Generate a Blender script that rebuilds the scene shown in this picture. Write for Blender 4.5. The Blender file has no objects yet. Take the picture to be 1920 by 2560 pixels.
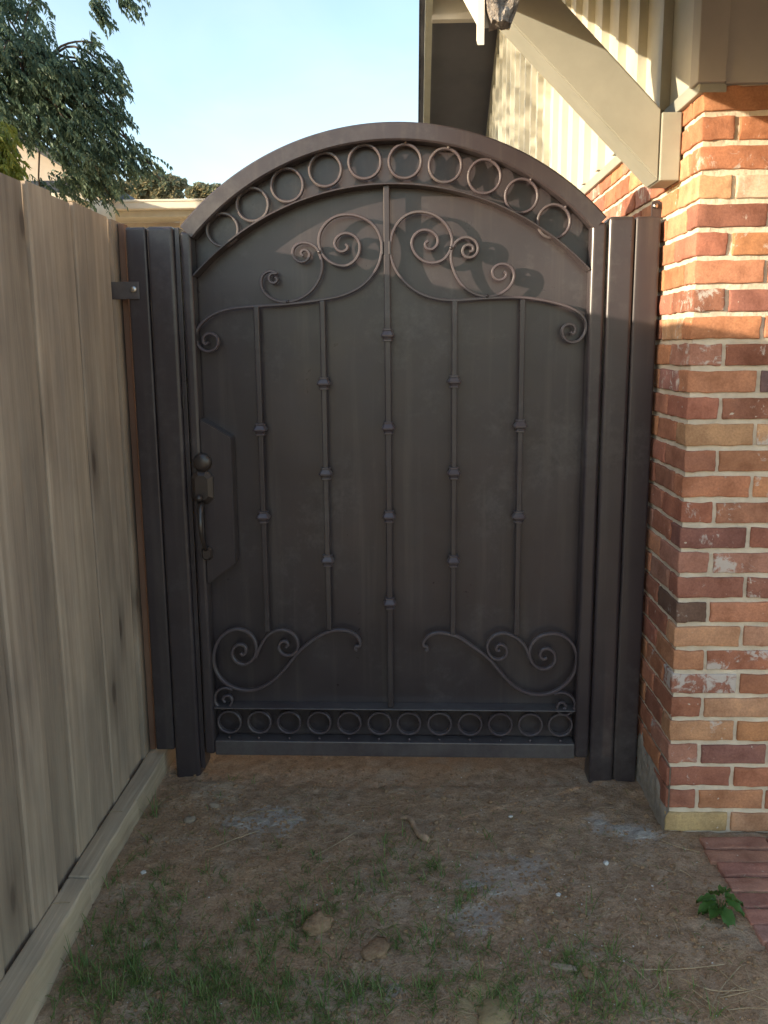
import bpy, bmesh, math, random
import numpy as np
from mathutils import Vector, Matrix, noise
random.seed(7); rnd = random.random
def U(a, b): return a + (b - a) * rnd()
S = bpy.context.scene
# ------------------------------------------------------------------ camera
F = 2198.0
def _n(v): return v / np.linalg.norm(v)
_y = _n(np.array([67., 410., -F])); _z = -np.array([110., -11805., -F]); _z = _n(_z); _z = _n(_z - _y * (_y @ _z))
_x = np.cross(_y, _z)
RM = np.array([_x, _y, _z]); EYE = np.array([0, 0, 1.5])
cam = bpy.data.objects.new('camera', bpy.data.cameras.new('camera')); S.collection.objects.link(cam)
cam.data.sensor_fit = 'VERTICAL'; cam.data.sensor_height = 24; cam.data.lens = 24 * F / 2560
cam.data.clip_start = .05; cam.data.clip_end = 2000
mw = Matrix([list(RM[i]) + [EYE[i]] for i in range(3)] + [[0, 0, 0, 1]]); cam.matrix_world = mw
S.camera = cam
# ------------------------------------------------------------------ sky, sun, exposure
SUN = Vector((0.90, 0.42, -0.182)).normalized()        # the way the light travels
w = bpy.data.worlds.new('World'); S.world = w; w.use_nodes = True
nt = w.node_tree; sky = nt.nodes.new('ShaderNodeTexSky'); sky.sky_type = 'NISHITA'; sky.sun_disc = False
sky.sun_elevation = math.asin(-SUN.z); sky.sun_rotation = math.atan2(-SUN.x, -SUN.y)
sky.air_density = 1.0; sky.dust_density = 1.1; sky.ozone_density = 1.0; sky.altitude = 50
bg = nt.nodes['Background']; bg.inputs[1].default_value = .15
# faint high haze wisps
wc = nt.nodes.new('ShaderNodeTexCoord'); wm = nt.nodes.new('ShaderNodeMapping'); wm.inputs['Scale'].default_value = (1, 1, 2.6); wm.inputs['Rotation'].default_value = (.2, .35, .4)
wn_ = nt.nodes.new('ShaderNodeTexNoise'); wn_.inputs['Scale'].default_value = 2.4; wn_.inputs['Detail'].default_value = 6; wn_.inputs['Roughness'].default_value = .55; wn_.inputs['Distortion'].default_value = .7
wr = nt.nodes.new('ShaderNodeValToRGB'); wr.color_ramp.elements[0].position = .42; wr.color_ramp.elements[0].color = (0, 0, 0, 1); wr.color_ramp.elements[1].position = .75; wr.color_ramp.elements[1].color = (.30, .30, .30, 1)
wx = nt.nodes.new('ShaderNodeMix'); wx.data_type = 'RGBA'; wx.inputs[7].default_value = (2.6, 2.75, 2.8, 1)
nt.links.new(wc.outputs['Generated'], wm.inputs[0]); nt.links.new(wm.outputs[0], wn_.inputs['Vector']); nt.links.new(wn_.outputs['Fac'], wr.inputs[0]); nt.links.new(wr.outputs[0], wx.inputs[0]); nt.links.new(sky.outputs[0], wx.inputs[6])
nt.links.new(wx.outputs[2], bg.inputs[0])
sl = bpy.data.lights.new('sun', 'SUN'); sl.energy = 2.9; sl.angle = math.radians(.5); sl.color = (1, .84, .62)
so = bpy.data.objects.new('sun', sl); S.collection.objects.link(so)
so.rotation_euler = SUN.to_track_quat('-Z', 'Y').to_euler(); so.location = (-8, -4, 5)
S.view_settings.view_transform = 'Standard'; S.view_settings.look = 'None'
S.view_settings.exposure = 1.7; S.view_settings.gamma = 1; S.view_settings.use_curve_mapping = False
S.render.engine = 'CYCLES'; S.cycles.max_bounces = 8

# points of the place that lie under a pixel of the photograph (for measuring real positions)
def ray(px, py): return RM @ np.array([px - 960., -(py - 1280.), -F])
def onz(px, py, zz=0.): d = ray(px, py); return EYE + d * (zz - EYE[2]) / d[2]
def onx(px, py, X): d = ray(px, py); return EYE + d * X / d[0]
def ony(px, py, Y): d = ray(px, py); return EYE + d * Y / d[1]

# ------------------------------------------------------------------ materials
def new_mat(name):
    m = bpy.data.materials.new(name); m.use_nodes = True
    return m, m.node_tree.nodes, m.node_tree.links, m.node_tree.nodes['Principled BSDF']
def nz(N, L, co, scale, detail=4, rough=.55, stretch=None, dist=0):
    t = N.new('ShaderNodeTexNoise'); t.inputs['Scale'].default_value = scale; t.inputs['Detail'].default_value = detail
    t.inputs['Roughness'].default_value = rough; t.inputs['Distortion'].default_value = dist
    if stretch:
        mp = N.new('ShaderNodeMapping'); mp.inputs['Scale'].default_value = stretch; L.new(co, mp.inputs[0]); co = mp.outputs[0]
    L.new(co, t.inputs['Vector']); return t.outputs['Fac']
def ramp(N, L, f, stops):
    r = N.new('ShaderNodeValToRGB'); e = r.color_ramp.elements
    while len(e) < len(stops): e.new(.5)
    for q, (p, c) in zip(e, stops): q.position = p; q.color = (c[0], c[1], c[2], 1) if not isinstance(c, (int, float)) else (c, c, c, 1)
    L.new(f, r.inputs[0]); return r.outputs[0]
def mixc(N, L, f, a, b, mode='MIX'):
    m = N.new('ShaderNodeMix'); m.data_type = 'RGBA'; m.blend_type = mode
    for s, v in ((m.inputs[0], f), (m.inputs[6], a), (m.inputs[7], b)):
        if hasattr(v, 'links'): L.new(v, s)
        elif isinstance(v, (int, float)): s.default_value = v
        else: s.default_value = (*v, 1)
    return m.outputs[2]
def bump(N, L, b, f, strength, dist):
    q = N.new('ShaderNodeBump'); q.inputs['Strength'].default_value = strength; q.inputs['Distance'].default_value = dist
    L.new(f, q.inputs['Height'])
    src = b.inputs['Normal'].links[0].from_socket if b.inputs['Normal'].links else None
    if src: L.new(src, q.inputs['Normal'])
    L.new(q.outputs[0], b.inputs['Normal'])
def coords(N, L, rand=True):
    tc = N.new('ShaderNodeTexCoord'); oi = N.new('ShaderNodeObjectInfo'); co = tc.outputs['Object']
    if rand:
        mm = N.new('ShaderNodeVectorMath'); mm.operation = 'MULTIPLY_ADD'; mm.inputs[0].default_value = (1, 1, 1)
        sc = N.new('ShaderNodeVectorMath'); sc.operation = 'SCALE'; sc.inputs[0].default_value = (37.3, 51.7, 23.1)
        L.new(oi.outputs['Random'], sc.inputs['Scale'])
        ad = N.new('ShaderNodeVectorMath'); L.new(co, ad.inputs[0]); L.new(sc.outputs[0], ad.inputs[1]); co = ad.outputs[0]
    return co, oi
def simple(name, c1, c2, scale=30, rough=.7, bs=.2, bd=.002, detail=5, metal=0, stretch=None, spec=.5, rvar=0):
    m, N, L, b = new_mat(name); co, oi = coords(N, L)
    f = nz(N, L, co, scale, detail, .6, stretch)
    c = ramp(N, L, f, [(.3, c1), (.7, c2)])
    L.new(c, b.inputs['Base Color']); b.inputs['Roughness'].default_value = rough; b.inputs['Metallic'].default_value = metal
    b.inputs['Specular IOR Level'].default_value = spec
    if rvar:
        r = ramp(N, L, nz(N, L, co, scale * .4, 3), [(.3, rough - rvar), (.7, rough + rvar)]); L.new(r, b.inputs['Roughness'])
    if bs: bump(N, L, b, nz(N, L, co, scale * 3, 4, .6, stretch), bs, bd)
    return m
# bronze-black powder coat, a little dusty; its lower edges carry a drier cement dust
def steel_mat(name, dust, lift=1.0):
    m, N, L, b = new_mat(name); tc = N.new('ShaderNodeTexCoord'); co = tc.outputs['Object']
    base = ramp(N, L, nz(N, L, co, 5, 5, .6), [(.3, (.035 * lift, .027 * lift, .0305 * lift)), (.7, (.048 * lift, .038 * lift, .042 * lift))])
    d = nz(N, L, co, 22, 8, .75); d2 = nz(N, L, co, 2.2, 3)
    mm = N.new('ShaderNodeMath'); mm.operation = 'MULTIPLY'; L.new(d, mm.inputs[0]); L.new(d2, mm.inputs[1])
    f = ramp(N, L, mm.outputs[0], [(.27 - dust * .1, 0.0), (.50 - dust * .1, .5 + .2 * dust)])
    c = mixc(N, L, f, base, (.13, .125, .12)); L.new(c, b.inputs['Base Color'])
    run = nz(N, L, co, 26, 5, .6, (1, 1, .04)); c2_ = mixc(N, L, ramp(N, L, run, [(.52, 0.), (.74, .30)]), c, (.12, .105, .09)); L.new(c2_, b.inputs['Base Color'])
    r = ramp(N, L, nz(N, L, co, 9, 6, .7), [(.3, .27), (.75, .42)]); L.new(r, b.inputs['Roughness'])
    b.inputs['Specular IOR Level'].default_value = .5; b.inputs['Coat Weight'].default_value = .15; b.inputs['Coat Roughness'].default_value = .2
    bump(N, L, b, nz(N, L, co, 420, 3, .6), .10, .0006)
    bump(N, L, b, nz(N, L, co, 3.0, 2, .5), .45, .007)
    return m
STEEL = steel_mat('powder_coated_steel', 0); STEELD = steel_mat('dusty_steel', 1.2, 1.5); STEELW = steel_mat('sky_lit_wrought_steel', .5, 1.9)  # last one: some dust, base lightened to paint in the skylight wrought parts catch
BRONZE = simple('aged_bronze', (.024, .019, .018), (.05, .035, .030), 40, .33, .1, .0005, spec=.7)
BOLT = simple('zinc_bolt', (.45, .44, .42), (.6, .6, .58), 60, .3, .1, .0005, metal=1)
def brick_mat():
    m, N, L, b = new_mat('fired_clay'); co, oi = coords(N, L)
    big = nz(N, L, co, 14, 5, .6); fine = nz(N, L, co, 150, 5, .7)
    streak = nz(N, L, co, 9, 3, .5, (1.0, 1.0, .15))
    c = mixc(N, L, 1.0, oi.outputs['Color'], ramp(N, L, big, [(.25, (.66, .60, .56)), (.5, (1, 1, 1)), (.78, (1.3, 1.28, 1.2))]), 'MULTIPLY')
    c = mixc(N, L, .55, c, ramp(N, L, streak, [(.3, (.78, .72, .70)), (.6, (1.12, 1.1, 1.1))]), 'MULTIPLY')
    c = mixc(N, L, .8, c, ramp(N, L, fine, [(.3, (.72, .7, .7)), (.55, (1, 1, 1)), (.75, (1.2, 1.2, 1.2))]), 'MULTIPLY')
    spots = ramp(N, L, nz(N, L, co, 75, 2, .4), [(.745, 0.), (.78, 1.)])
    c = mixc(N, L, spots, c, (.55, .48, .40))
    # lime bloom and mortar smears: amount from the object's colour alpha
    e = nz(N, L, co, 19, 7, .72, None, .6)
    ad = N.new('ShaderNodeMath'); ad.operation = 'ADD'; L.new(e, ad.inputs[0]); L.new(oi.outputs['Alpha'], ad.inputs[1])
    f = ramp(N, L, ad.outputs[0], [(.66, 0.), (.74, .85)])
    c = mixc(N, L, f, c, (.56, .51, .46))
    L.new(c, b.inputs['Base Color']); b.inputs['Roughness'].default_value = .9; b.inputs['Specular IOR Level'].default_value = .25
    bump(N, L, b, fine, .55, .0022); bump(N, L, b, big, .5, .004)
    return m
BRICK = brick_mat()
MORTAR = simple('sandy_mortar', (.52, .44, .34), (.72, .63, .50), 16, .95, .9, .006, detail=8, spec=.2)
def wood_mat(name, a, b_, c_, knots=True, green=True, st=lambda p, q: (1, p, q)):
    m, N, L, b = new_mat(name); co, oi = coords(N, L)
    g = nz(N, L, co, 9, 5, .55, st(2.6, .14), .5)
    g2 = nz(N, L, co, 60, 4, .55, st(2.0, .05))
    lo = nz(N, L, co, 2.2, 5, .62, st(1.6, .7))
    c = ramp(N, L, g, [(.22, a), (.5, b_), (.80, c_)])
    c = mixc(N, L, .55, c, ramp(N, L, g2, [(.3, (.80, .79, .78)), (.65, (1.06, 1.06, 1.06))]), 'MULTIPLY')
    c = mixc(N, L, .9, c, ramp(N, L, lo, [(.3, (.66, .65, .66)), (.7, (1.25, 1.2, 1.12))]), 'MULTIPLY')
    v = N.new('ShaderNodeMapRange'); L.new(oi.outputs['Random'], v.inputs[0]); v.inputs[3].default_value = .76; v.inputs[4].default_value = 1.18
    c = mixc(N, L, 1.0, c, v.outputs[0], 'MULTIPLY')
    if knots:
        k = N.new('ShaderNodeTexVoronoi'); k.voronoi_dimensions = '2D'; k.inputs['Scale'].default_value = 3.0
        sx_ = N.new('ShaderNodeSeparateXYZ'); L.new(co, sx_.inputs[0]); cb = N.new('ShaderNodeCombineXYZ'); wv = N.new('ShaderNodeMath'); wv.operation = 'MULTIPLY_ADD'; L.new(lo, wv.inputs[0]); wv.inputs[1].default_value = .05; L.new(sx_.outputs[1], wv.inputs[2])
        L.new(wv.outputs[0], cb.inputs[0]); zs = N.new('ShaderNodeMath'); zs.operation = 'MULTIPLY'; zs.inputs[1].default_value = .42; L.new(sx_.outputs[2], zs.inputs[0]); L.new(zs.outputs[0], cb.inputs[1]); L.new(cb.outputs[0], k.inputs[0])
        kf = ramp(N, L, k.outputs['Distance'], [(.03, .9), (.06, .45), (.2, 0.)])
        c = mixc(N, L, kf, c, (.10, .072, .055)); bump(N, L, b, kf, .6, .004)
    if green:
        tc = N.new('ShaderNodeTexCoord'); sx = N.new('ShaderNodeSeparateXYZ'); geo = N.new('ShaderNodeNewGeometry'); L.new(geo.outputs['Position'], sx.inputs[0])
        zr = N.new('ShaderNodeMapRange'); L.new(sx.outputs[2], zr.inputs[0]); zr.inputs[1].default_value = .75; zr.inputs[2].default_value = 0; zr.inputs[3].default_value = 0; zr.inputs[4].default_value = .4
        mm = N.new('ShaderNodeMath'); mm.operation = 'MULTIPLY'; L.new(zr.outputs[0], mm.inputs[0])
        L.new(ramp(N, L, nz(N, L, geo.outputs['Position'], 5, 5), [(.35, 0.), (.65, 1.)]), mm.inputs[1])
        c = mixc(N, L, mm.outputs[0], c, (.28, .25, .19))
    L.new(c, b.inputs['Base Color']); b.inputs['Roughness'].default_value = .85; b.inputs['Specular IOR Level'].default_value = .25
    bump(N, L, b, g2, .6, .0014); bump(N, L, b, g, .7, .004)
    return m
WOOD = wood_mat('weathered_pine', (.27, .215, .165), (.38, .31, .245), (.47, .395, .315))
WOODR = wood_mat('red_cedar', (.17, .095, .068), (.24, .14, .10), (.30, .19, .135), False, False)
TIMB = wood_mat('sawn_timber', (.29, .235, .17), (.40, .335, .25), (.49, .42, .325), False, False, lambda p, q: (p, q, p))
ROT = simple('weathered_rotten_end_grain', (.10, .08, .065), (.50, .45, .40), 38, .95, 1, .02, detail=9)
TAUPE = simple('taupe_paint', (.28, .28, .235), (.345, .34, .29), 7, .6, .25, .0012, detail=6)
CREAM = simple('cream_paint', (.47, .45, .37), (.58, .56, .47), 6, .6, .2, .001, detail=6)
SOFF = simple('soffit_paint', (.38, .35, .31), (.46, .43, .38), 5, .75, .2, .001)
SLATE = simple('dark_soffit_paint', (.075, .075, .092), (.10, .10, .12), 3, .75, .1, .001)
WHITE = simple('white_paint', (.62, .58, .48), (.74, .70, .60), 4, .55, .1, .001)
SHING = simple('dark_shingle', (.05, .05, .055), (.10, .10, .11), 30, .9, .6, .006)
BEIGE = simple('beige_siding', (.36, .31, .26), (.45, .40, .34), 3, .8, .2, .002)
BARK = simple('bark', (.06, .045, .035), (.13, .10, .08), 14, .95, 1, .02, stretch=(1, 1, .2))
CEMENT = simple('cement_dust', (.26, .22, .175), (.42, .38, .33), 45, .95, 1, .004, detail=8)
STONE = simple('stone', (.22, .17, .12), (.38, .31, .23), 30, .9, .8, .003, detail=7)
PALE = simple('pale_pebble', (.50, .48, .44), (.68, .66, .62), 40, .8, .3, .001)
CLOD = simple('dirt_clod', (.24, .155, .092), (.40, .27, .165), 60, 1, 1, .006, detail=8, spec=.1)
STICK = simple('stick_bark', (.24, .155, .10), (.46, .32, .21), 50, .95, .8, .003, stretch=(1, 1, .3))
STRAW = simple('straw', (.26, .19, .11), (.50, .40, .26), 20, .8, 0)
def leaf_mat(name, a, b_, trans=.35, rough=.5):
    m, N, L, b = new_mat(name)
    geo = N.new('ShaderNodeNewGeometry')
    c = ramp(N, L, geo.outputs['Random Per Island'], [(.0, a), (1., b_)]); L.new(c, b.inputs['Base Color'])
    b.inputs['Roughness'].default_value = rough; b.inputs['Specular IOR Level'].default_value = .35
    tr = N.new('ShaderNodeBsdfTranslucent'); L.new(c, tr.inputs[0]); mx = N.new('ShaderNodeMixShader'); mx.inputs[0].default_value = trans
    L.new(b.outputs[0], mx.inputs[1]); L.new(tr.outputs[0], mx.inputs[2]); L.new(mx.outputs[0], N['Material Output'].inputs[0])
    return m
LEAF = leaf_mat('drooping_leaf', (.065, .115, .085), (.145, .205, .13))
LEAFY = leaf_mat('yellow_green_leaf', (.11, .15, .02), (.20, .22, .04))
LEAFD = leaf_mat('distant_leaf', (.14, .18, .12), (.34, .28, .16))
GRASS = leaf_mat('grass_blade', (.09, .155, .04), (.20, .27, .085), .3)
WEED = leaf_mat('weed_leaf', (.04, .12, .03), (.11, .20, .045), .3, .4)
def ground_mat():
    m, N, L, b = new_mat('bare_dirt'); geo = N.new('ShaderNodeNewGeometry'); co = geo.outputs['Position']
    fine = nz(N, L, co, 160, 8, .75); mid = nz(N, L, co, 22, 7, .65); big = nz(N, L, co, 2.6, 5, .6, None, .8); big2 = nz(N, L, co, 5.5, 4, .55, (1, 1.3, 1), .5)
    c = ramp(N, L, mid, [(.28, (.24, .165, .105)), (.5, (.38, .27, .18)), (.72, (.53, .395, .28))])
    c = mixc(N, L, ramp(N, L, big, [(.45, 0.), (.62, .75)]), c, (.42, .275, .165))
    c = mixc(N, L, ramp(N, L, big2, [(.54, 0.), (.66, .55)]), c, (.44, .36, .27))
    c = mixc(N, L, .9, c, ramp(N, L, fine, [(.3, (.55, .53, .5)), (.5, (1, 1, 1)), (.72, (1.5, 1.45, 1.4))]), 'MULTIPLY')
    v = N.new('ShaderNodeTexVoronoi'); v.inputs['Scale'].default_value = 95; L.new(co, v.inputs[0])
    wn = N.new('ShaderNodeTexWhiteNoise'); L.new(v.outputs['Position'], wn.inputs['Vector'])
    pick = ramp(N, L, wn.outputs['Value'], [(.965, 0.), (.97, 1.)]); dd = ramp(N, L, v.outputs['Distance'], [(.16, 1.), (.24, 0.)])
    pm = N.new('ShaderNodeMath'); pm.operation = 'MULTIPLY'; L.new(pick, pm.inputs[0]); L.new(dd, pm.inputs[1])
    c = mixc(N, L, pm.outputs[0], c, (.42, .39, .35))
    # a patch of yellow sand
    sd = N.new('ShaderNodeVectorMath'); sd.operation = 'DISTANCE'; L.new(co, sd.inputs[0]); sd.inputs[1].default_value = tuple(onz(1215, 2490))
    sa = N.new('ShaderNodeMath'); sa.operation = 'MULTIPLY_ADD'; L.new(mid, sa.inputs[0]); sa.inputs[1].default_value = .25; L.new(sd.outputs['Value'], sa.inputs[2])
    c = mixc(N, L, ramp(N, L, sa.outputs[0], [(.15, .8), (.23, 0.)]), c, (.44, .35, .19))
    # dry cement dust trodden into the soil
    pn = nz(N, L, co, 17, 7, .7, None, .5)
    for (px_, py_, r_, am) in ((690, 2052, .13, .75), (590, 2060, .08, .6), (1590, 2078, .10, .7), (1500, 2056, .07, .6), (1250, 2200, .17, .45), (1190, 2290, .12, .45), (1330, 2160, .10, .35), (985, 2465, .05, .6)):
        d_ = N.new('ShaderNodeVectorMath'); d_.operation = 'DISTANCE'; L.new(co, d_.inputs[0]); d_.inputs[1].default_value = tuple(onz(px_, py_))
        q_ = N.new('ShaderNodeMath'); q_.operation = 'DIVIDE'; L.new(d_.outputs['Value'], q_.inputs[0]); q_.inputs[1].default_value = r_
        t_ = N.new('ShaderNodeMath'); t_.operation = 'SUBTRACT'; L.new(pn, t_.inputs[0]); k_ = N.new('ShaderNodeMath'); k_.operation = 'MULTIPLY'; L.new(q_.outputs[0], k_.inputs[0]); k_.inputs[1].default_value = .42; L.new(k_.outputs[0], t_.inputs[1])
        c = mixc(N, L, ramp(N, L, t_.outputs[0], [(.18, 0.), (.36, am)]), c, (.50, .47, .43))
    L.new(c, b.inputs['Base Color']); b.inputs['Roughness'].default_value = 1; b.inputs['Specular IOR Level'].default_value = .12
    bump(N, L, b, fine, .9, .004); bump(N, L, b, mid, 1, .02)
    return m
DIRT = ground_mat()

# ------------------------------------------------------------------ object helpers
def link(name, me, mat, parent=None, loc=None, rot=None):
    o = bpy.data.objects.new(name, me); S.collection.objects.link(o)
    if mat and not me.materials: me.materials.append(mat)
    if parent: o.parent = parent
    if loc is not None: o.location = loc
    if rot is not None: o.rotation_euler = rot
    return o
def tag(o, label=None, cat=None, group=None, kind=None):
    for k, v in (('label', label), ('category', cat), ('group', group), ('kind', kind)):
        if v: o[k] = v
    return o
def empty(name, loc=(0, 0, 0), rz=0, **k):
    o = bpy.data.objects.new(name, None); S.collection.objects.link(o); o.location = loc; o.rotation_euler = (0, 0, rz); o.empty_display_size = .1
    return tag(o, **k)
def fin(bm, name, mat, parent=None, smooth=False, loc=None, rot=None):
    me = bpy.data.meshes.new(name); bmesh.ops.recalc_face_normals(bm, faces=bm.faces); bm.to_mesh(me); bm.free()
    if smooth: me.shade_smooth()
    return link(name, me, mat, parent, loc, rot)
def pyd(name, V, Fc, mat, parent=None, smooth=False, loc=None):
    me = bpy.data.meshes.new(name); me.from_pydata([tuple(v) for v in V], [], Fc); me.update()
    if smooth: me.shade_smooth()
    return link(name, me, mat, parent, loc)
def box(bm, x0, x1, y0, y1, z0, z1, bev=0, seg=2):
    r = bmesh.ops.create_cube(bm, size=1); vs = r['verts']
    for v in vs: v.co = Vector(((x0 + x1) / 2 + v.co.x * (x1 - x0), (y0 + y1) / 2 + v.co.y * (y1 - y0), (z0 + z1) / 2 + v.co.z * (z1 - z0)))
    if bev:
        es = list({e for v in vs for e in v.link_edges})
        bmesh.ops.bevel(bm, geom=es, offset=bev, segments=seg, affect='EDGES', profile=.5)
def boxo(name, x0, x1, y0, y1, z0, z1, mat, parent=None, bev=0, seg=2):
    bm = bmesh.new(); box(bm, x0, x1, y0, y1, z0, z1, bev, seg); return fin(bm, name, mat, parent)
def prism(bm, pts, y0, y1):            # polygon in x,z pushed through y
    a = [bm.verts.new((p[0], y0, p[1])) for p in pts]; c = [bm.verts.new((p[0], y1, p[1])) for p in pts]
    bm.faces.new(a); bm.faces.new(c[::-1]); n = len(pts)
    for i in range(n): bm.faces.new((a[i], c[i], c[(i + 1) % n], a[(i + 1) % n]))
def prismx(bm, pts, x0, x1):           # polygon in y,z pushed through x
    a = [bm.verts.new((x0, p[0], p[1])) for p in pts]; c = [bm.verts.new((x1, p[0], p[1])) for p in pts]
    bm.faces.new(a); bm.faces.new(c[::-1]); n = len(pts)
    for i in range(n): bm.faces.new((a[i], c[i], c[(i + 1) % n], a[(i + 1) % n]))
def crom(P, k=6, closed=False):
    P = [np.array(p, float) for p in P]; n = len(P); out = []
    if closed: idx = [(P[(i - 1) % n], P[i], P[(i + 1) % n], P[(i + 2) % n]) for i in range(n)]
    else:
        Q = [2 * P[0] - P[1]] + P + [2 * P[-1] - P[-2]]; idx = [(Q[i], Q[i + 1], Q[i + 2], Q[i + 3]) for i in range(n - 1)]
    for a, b, c, d in idx:               # centripetal
        t0 = 0; t1 = t0 + max(np.linalg.norm(b - a), 1e-6) ** .5; t2 = t1 + max(np.linalg.norm(c - b), 1e-6) ** .5; t3 = t2 + max(np.linalg.norm(d - c), 1e-6) ** .5
        for j in range(k):
            t = t1 + (t2 - t1) * j / k
            A1 = (t1 - t) / (t1 - t0) * a + (t - t0) / (t1 - t0) * b; A2 = (t2 - t) / (t2 - t1) * b + (t - t1) / (t2 - t1) * c; A3 = (t3 - t) / (t3 - t2) * c + (t - t2) / (t3 - t2) * d
            B1 = (t2 - t) / (t2 - t0) * A1 + (t - t0) / (t2 - t0) * A2; B2 = (t3 - t) / (t3 - t1) * A2 + (t - t1) / (t3 - t1) * A3
            out.append((t2 - t) / (t2 - t1) * B1 + (t - t1) / (t2 - t1) * B2)
    if not closed: out.append(P[-1])
    return out
def sweep(name, path, wd, y0, y1, mat, parent, closed=False, ch=.0015, smooth=False, taper=False):
    """flat bar bent along a path in x,z; wd = thickness in that plane, y0..y1 = its depth"""
    path = [np.array(p, float) for p in path]; n = len(path); V = []; Fc = []
    for i, p in enumerate(path):
        a = path[(i - 1) % n] if (closed or i > 0) else p; b = path[(i + 1) % n] if (closed or i < n - 1) else p
        t = b - a; t = t / (np.linalg.norm(t) + 1e-9); nn = np.array([-t[1], t[0]]); m = 1
        if i not in (0, n - 1) or closed:
            t1 = (p - a) / (np.linalg.norm(p - a) + 1e-9); cs = max(.5, abs(t1 @ t)); m = 1 / cs
        h = wd / 2 * m; c = ch
        for (s, y) in ((-h, y0 + c), (-h + c, y0), (h - c, y0), (h, y0 + c), (h, y1 - c), (h - c, y1), (-h + c, y1), (-h, y1 - c)):
            V.append((p[0] + nn[0] * s, y, p[1] + nn[1] * s))
    for i in range(n if closed else n - 1):
        j = (i + 1) % n
        for k in range(8): Fc.append((i * 8 + k, i * 8 + (k + 1) % 8, j * 8 + (k + 1) % 8, j * 8 + k))
    if not closed: Fc.append(tuple(range(8))[::-1]); Fc.append(tuple((n - 1) * 8 + k for k in range(8)))
    bm = bmesh.new(); vs = [bm.verts.new(v) for v in V]
    for f in Fc: bm.faces.new([vs[k] for k in f])
    return fin(bm, name, mat, parent, smooth)
def tube(bm, P, R, seg=7, cap=True):
    rings = []
    for i, p in enumerate(P):
        p = Vector(p); a = Vector(P[max(i - 1, 0)]); b = Vector(P[min(i + 1, len(P) - 1)]); t = (b - a).normalized()
        u = t.orthogonal().normalized() if i == 0 else (u - t * u.dot(t)).normalized()
        v = t.cross(u); r = R[i] if hasattr(R, '__len__') else R
        rings.append([bm.verts.new(p + (u * math.cos(q) + v * math.sin(q)) * r) for q in [2 * math.pi * k / seg for k in range(seg)]])
    for a, b in zip(rings, rings[1:]):
        for k in range(seg): bm.faces.new((a[k], a[(k + 1) % seg], b[(k + 1) % seg], b[k]))
    if cap: bm.faces.new(rings[0][::-1]); bm.faces.new(rings[-1])
def rock(name, r, mat, seed, sc=(1, 1, .6), sub=3, parent=None, loc=None, amp=.35):
    bm = bmesh.new(); bmesh.ops.create_icosphere(bm, subdivisions=sub, radius=1)
    for v in bm.verts:
        q = v.co.copy(); k = 1 + amp * noise.noise(q * 1.3 + Vector((seed * 3.1, seed, 0))) + amp * .5 * noise.noise(q * 3.3 + Vector((seed, 2, 1)))
        v.co = Vector((q.x * sc[0], q.y * sc[1], q.z * sc[2])) * r * k
    return fin(bm, name, mat, parent, True, loc)

# ------------------------------------------------------------------ ground
def gh(x, y):
    h = .010 * noise.fractal(Vector((x * 2.2, y * 2.2, 3)), 1, 2, 5) + .006 * noise.fractal(Vector((x * 13, y * 13, 1)), 1, 2, 5)
    if y < 2.3: h -= .055 * min(1, (2.3 - y) / .6) ** 1.5 * (1 if x < -.5 else max(.3, 1 - (x + .5) * .8))
    if 2.84 < y < 3.1 and -.75 < x < .63: h -= .01
    if math.hypot(x + .72, y - 2.80) < .16: h += .02 * (1 - math.hypot(x + .72, y - 2.80) / .16)
    return h
def axis(lo, hi, step, ext):
    a = list(np.arange(lo, hi, step)); g = step; p = a[0]; L_ = []
    while p > -ext: g *= 1.5; p -= g; L_.append(p)
    R_ = []; g = step; p = a[-1]
    while p < ext: g *= 1.5; p += g; R_.append(p)
    return L_[::-1] + a + R_
xs = axis(-1.15, 1.5, .011, 900); ys = axis(1.25, 3.3, .011, 900)
V = []
for y in ys:
    for x in xs:
        ins = -1.6 < x < 2 and .8 < y < 4
        V.append((x, y, gh(x, y) if ins else (-.02 if y > 3.2 else -.05)))
nx = len(xs); Fc = [(j * nx + i, j * nx + i + 1, (j + 1) * nx + i + 1, (j + 1) * nx + i) for j in range(len(ys) - 1) for i in range(nx - 1)]
gr = pyd('dirt_ground', V, Fc, DIRT, smooth=True); tag(gr, kind='structure')

# ------------------------------------------------------------------ brick house on the right
HX, HY, CP, BH, BL, BW = .79, 2.555, .0757, .0610, .1935, .0900
JT = .0123
house = empty('brick_house', (HX, HY, 0), label='brick house corner with cream gable siding and roof overhang right of the gate', cat='house')
def hloc(x, y, z): return (x - HX, y - HY, z)
PAL = dict(o=(.44, .175, .075), r=(.35, .12, .065), d=(.27, .095, .060), p=(.22, .085, .068), t=(.50, .265, .125), y=(.44, .32, .15), b=(.115, .068, .048), k=(.37, .165, .115), c=(.52, .40, .30), g=(.07, .06, .065), s=(.38, .145, .07), w=(.30, .10, .07))
ROWS = {0: 'yt', 1: 'do', 2: 'rr', 3: 'kp', 4: 'to', 5: 'rt', 6: 'Wr', 7: 'oR', 8: 'tt', 9: 'bo', 10: 'dd', 11: 'kK', 12: 'pd', 13: 'rs', 14: 'oO', 15: 'ss', 16: 'tT', 17: 'rd', 18: 'og', 19: 'Kd', 20: 'oo', 21: 'Dd', 22: 'oo', 23: 'ro', 24: 'dr', 25: 'tC', 26: 'oo', 27: 'oo', 28: 'os'}
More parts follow.
